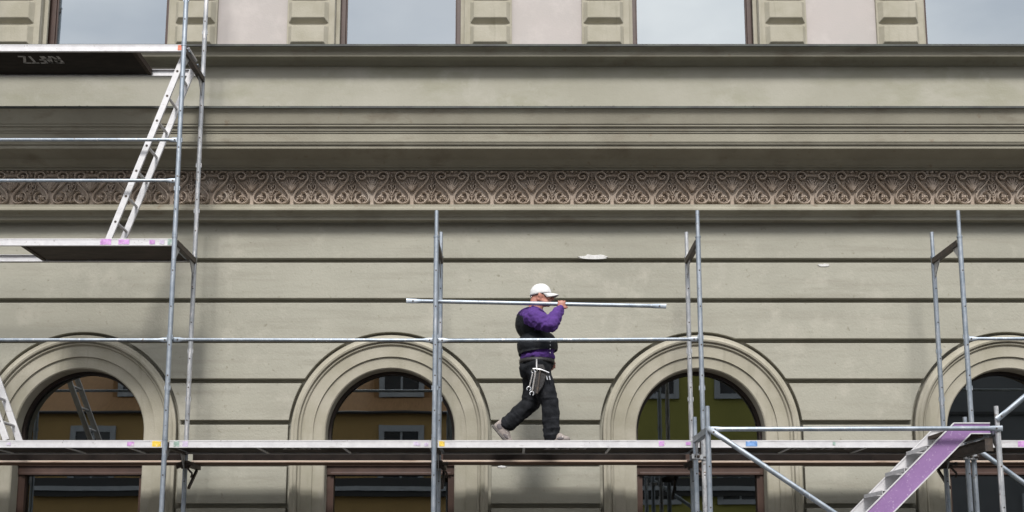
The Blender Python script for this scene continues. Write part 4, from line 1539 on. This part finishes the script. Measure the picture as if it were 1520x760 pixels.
def house(label, x0, x1, eave, ridge, wallm, roofm, rows, pitch, first, ww, wh, dormers=(), line=None, shop=False):
    t = thing('town_house', label, 'house', (x0, YO, 0), 'houses across the street')
    m = MB(); m.box(x0, x1, YO - 9, YO, 0, eave); m.build('wall', wallm, t)
    m = MB()
    m.add([(x0, YO + .10, eave - .05), (x1, YO + .10, eave - .05), (x1, YO - 4.5, ridge), (x0, YO - 4.5, ridge), (x0, YO - 9.3, eave - .05), (x1, YO - 9.3, eave - .05),
           (x0, YO + .10, eave - .10), (x1, YO + .10, eave - .10)],
          [(0, 1, 2, 3), (3, 2, 5, 4), (1, 0, 6, 7), (0, 3, 4), (1, 5, 2)])
    rf = m.build('roof', roofm, t)
    m = MB(); m.tube((x0, YO + .16, eave - .04), (x1, YO + .16, eave - .04), .045, n=8); m.build('gutter', GUTTER, t)
    m = MB(); m.tube((x0 + .3, YO + .08, 0), (x0 + .3, YO + .08, eave), .05, n=8); m.build('downpipe', GUTTER, t)
    if line:
        m = MB(); m.box(x0, x1, YO + .002, YO + .07, line - .045, line + .045); m.build('string_course', GUTTER, t)
    if shop:
        m = MB(); m.box(x0 + .5, x1 - .3, YO + .002, YO + .16, R(596, 737).z, R(596, 710).z); sf = m.build('shop_fascia', GUTTER, t)
        m = MB(); m.box(x0 + .5, x1 - .3, YO + .162, YO + .22, R(596, 729).z, R(596, 722.5).z); m.build('fascia_trim', SURR, sf)

    def win(xc, zb, w, h, par, y=YO):
        m = MB()
        m.box(xc - w / 2 - .16, xc - w / 2, y + .003, y + .07, zb - .14, zb + h + .18)
        m.box(xc + w / 2, xc + w / 2 + .16, y + .003, y + .07, zb - .14, zb + h + .18)
        m.box(xc - w / 2, xc + w / 2, y + .003, y + .068, zb + h, zb + h + .18)
        m.box(xc - w / 2, xc + w / 2, y + .003, y + .09, zb - .14, zb)
        m.box(xc - .03, xc + .03, y + .003, y + .045, zb, zb + h)
        f = m.build('window', SURR, par)
        m = MB(); m.box(xc - w / 2, xc + w / 2, y + .002, y + .02, zb + .002, zb + h - .002); m.build('pane', DPANE, f)
    for zb in rows:
        x = first
        while x < x1 - .9:
            win(x, zb, ww, wh, t)
            x += pitch
    for (xd, zb) in dormers:
        m = MB(); yf = YO - .05 - (zb - eave) * .9
        m.box(xd - .85, xd + .85, yf - 2.4, yf, zb - .3, zb + .85)
        m.add([(xd - 1.0, yf + .12, zb + .85), (xd + 1.0, yf + .12, zb + .85), (xd + 1.0, yf - 2.6, zb + 1.05), (xd - 1.0, yf - 2.6, zb + 1.05),
               (xd - 1.0, yf + .12, zb + .97), (xd + 1.0, yf + .12, zb + .97), (xd + 1.0, yf - 2.6, zb + 1.2), (xd - 1.0, yf - 2.6, zb + 1.2)],
              [(0, 3, 2, 1), (4, 5, 6, 7), (0, 1, 5, 4), (2, 3, 7, 6), (1, 2, 6, 5), (3, 0, 4, 7)])
        d = m.build('dormer', roofm, rf)
        win(xd, zb + .02, 1.05, .60, d if False else t, yf)
    return t


w_low = R(596, 636).z - 1.45       # top of the mirrored first-floor windows
eav = R(596, 611).z
dz_ = R(596, 579).z
xa, xb_ = R(35, 600).x, R(820, 600).x
house('ochre rendered house with brown tiled roof across the street', xa, xb_, eav, eav + 3.6, OCH, TILE, (w_low, w_low - 3.0), 3.0, R(596, 640).x - 9.0, 1.0, 1.35,
      dormers=((R(594, 560).x, dz_), (R(200, 560).x, dz_), (R(398, 560).x, dz_)), shop=True)
xc_ = R(1290, 600).x
house('olive yellow house across the street', xb_ + .02, xc_, R(1050, 520).z, R(1050, 520).z + 3, OLI, TILE, (R(1080, 585).z, R(1080, 585).z - 3.1, R(1080, 585).z - 6.2), 2.35, R(975, 600).x - 2.35, 1.0, 1.5, shop=True)
house('slate grey house across the street', xc_ + .02, xc_ + 12, R(1450, 500).z, R(1450, 500).z + 3, GRY, SLATE, (R(1480, 590).z - 4.5, R(1480, 590).z - 7.5), 3.2, xc_ + 5, 1.1, 1.5, line=R(1450, 614).z)
house('pale blue house across the street', xa - 13, xa - .6, eav - .3, eav + 2.6, PALE, SLATE, (w_low, w_low - 3.0), 2.8, xa - 11.5, 1.0, 1.4)

for name in [o.name for o in bpy.data.objects if o.type == 'EMPTY']:
    pass
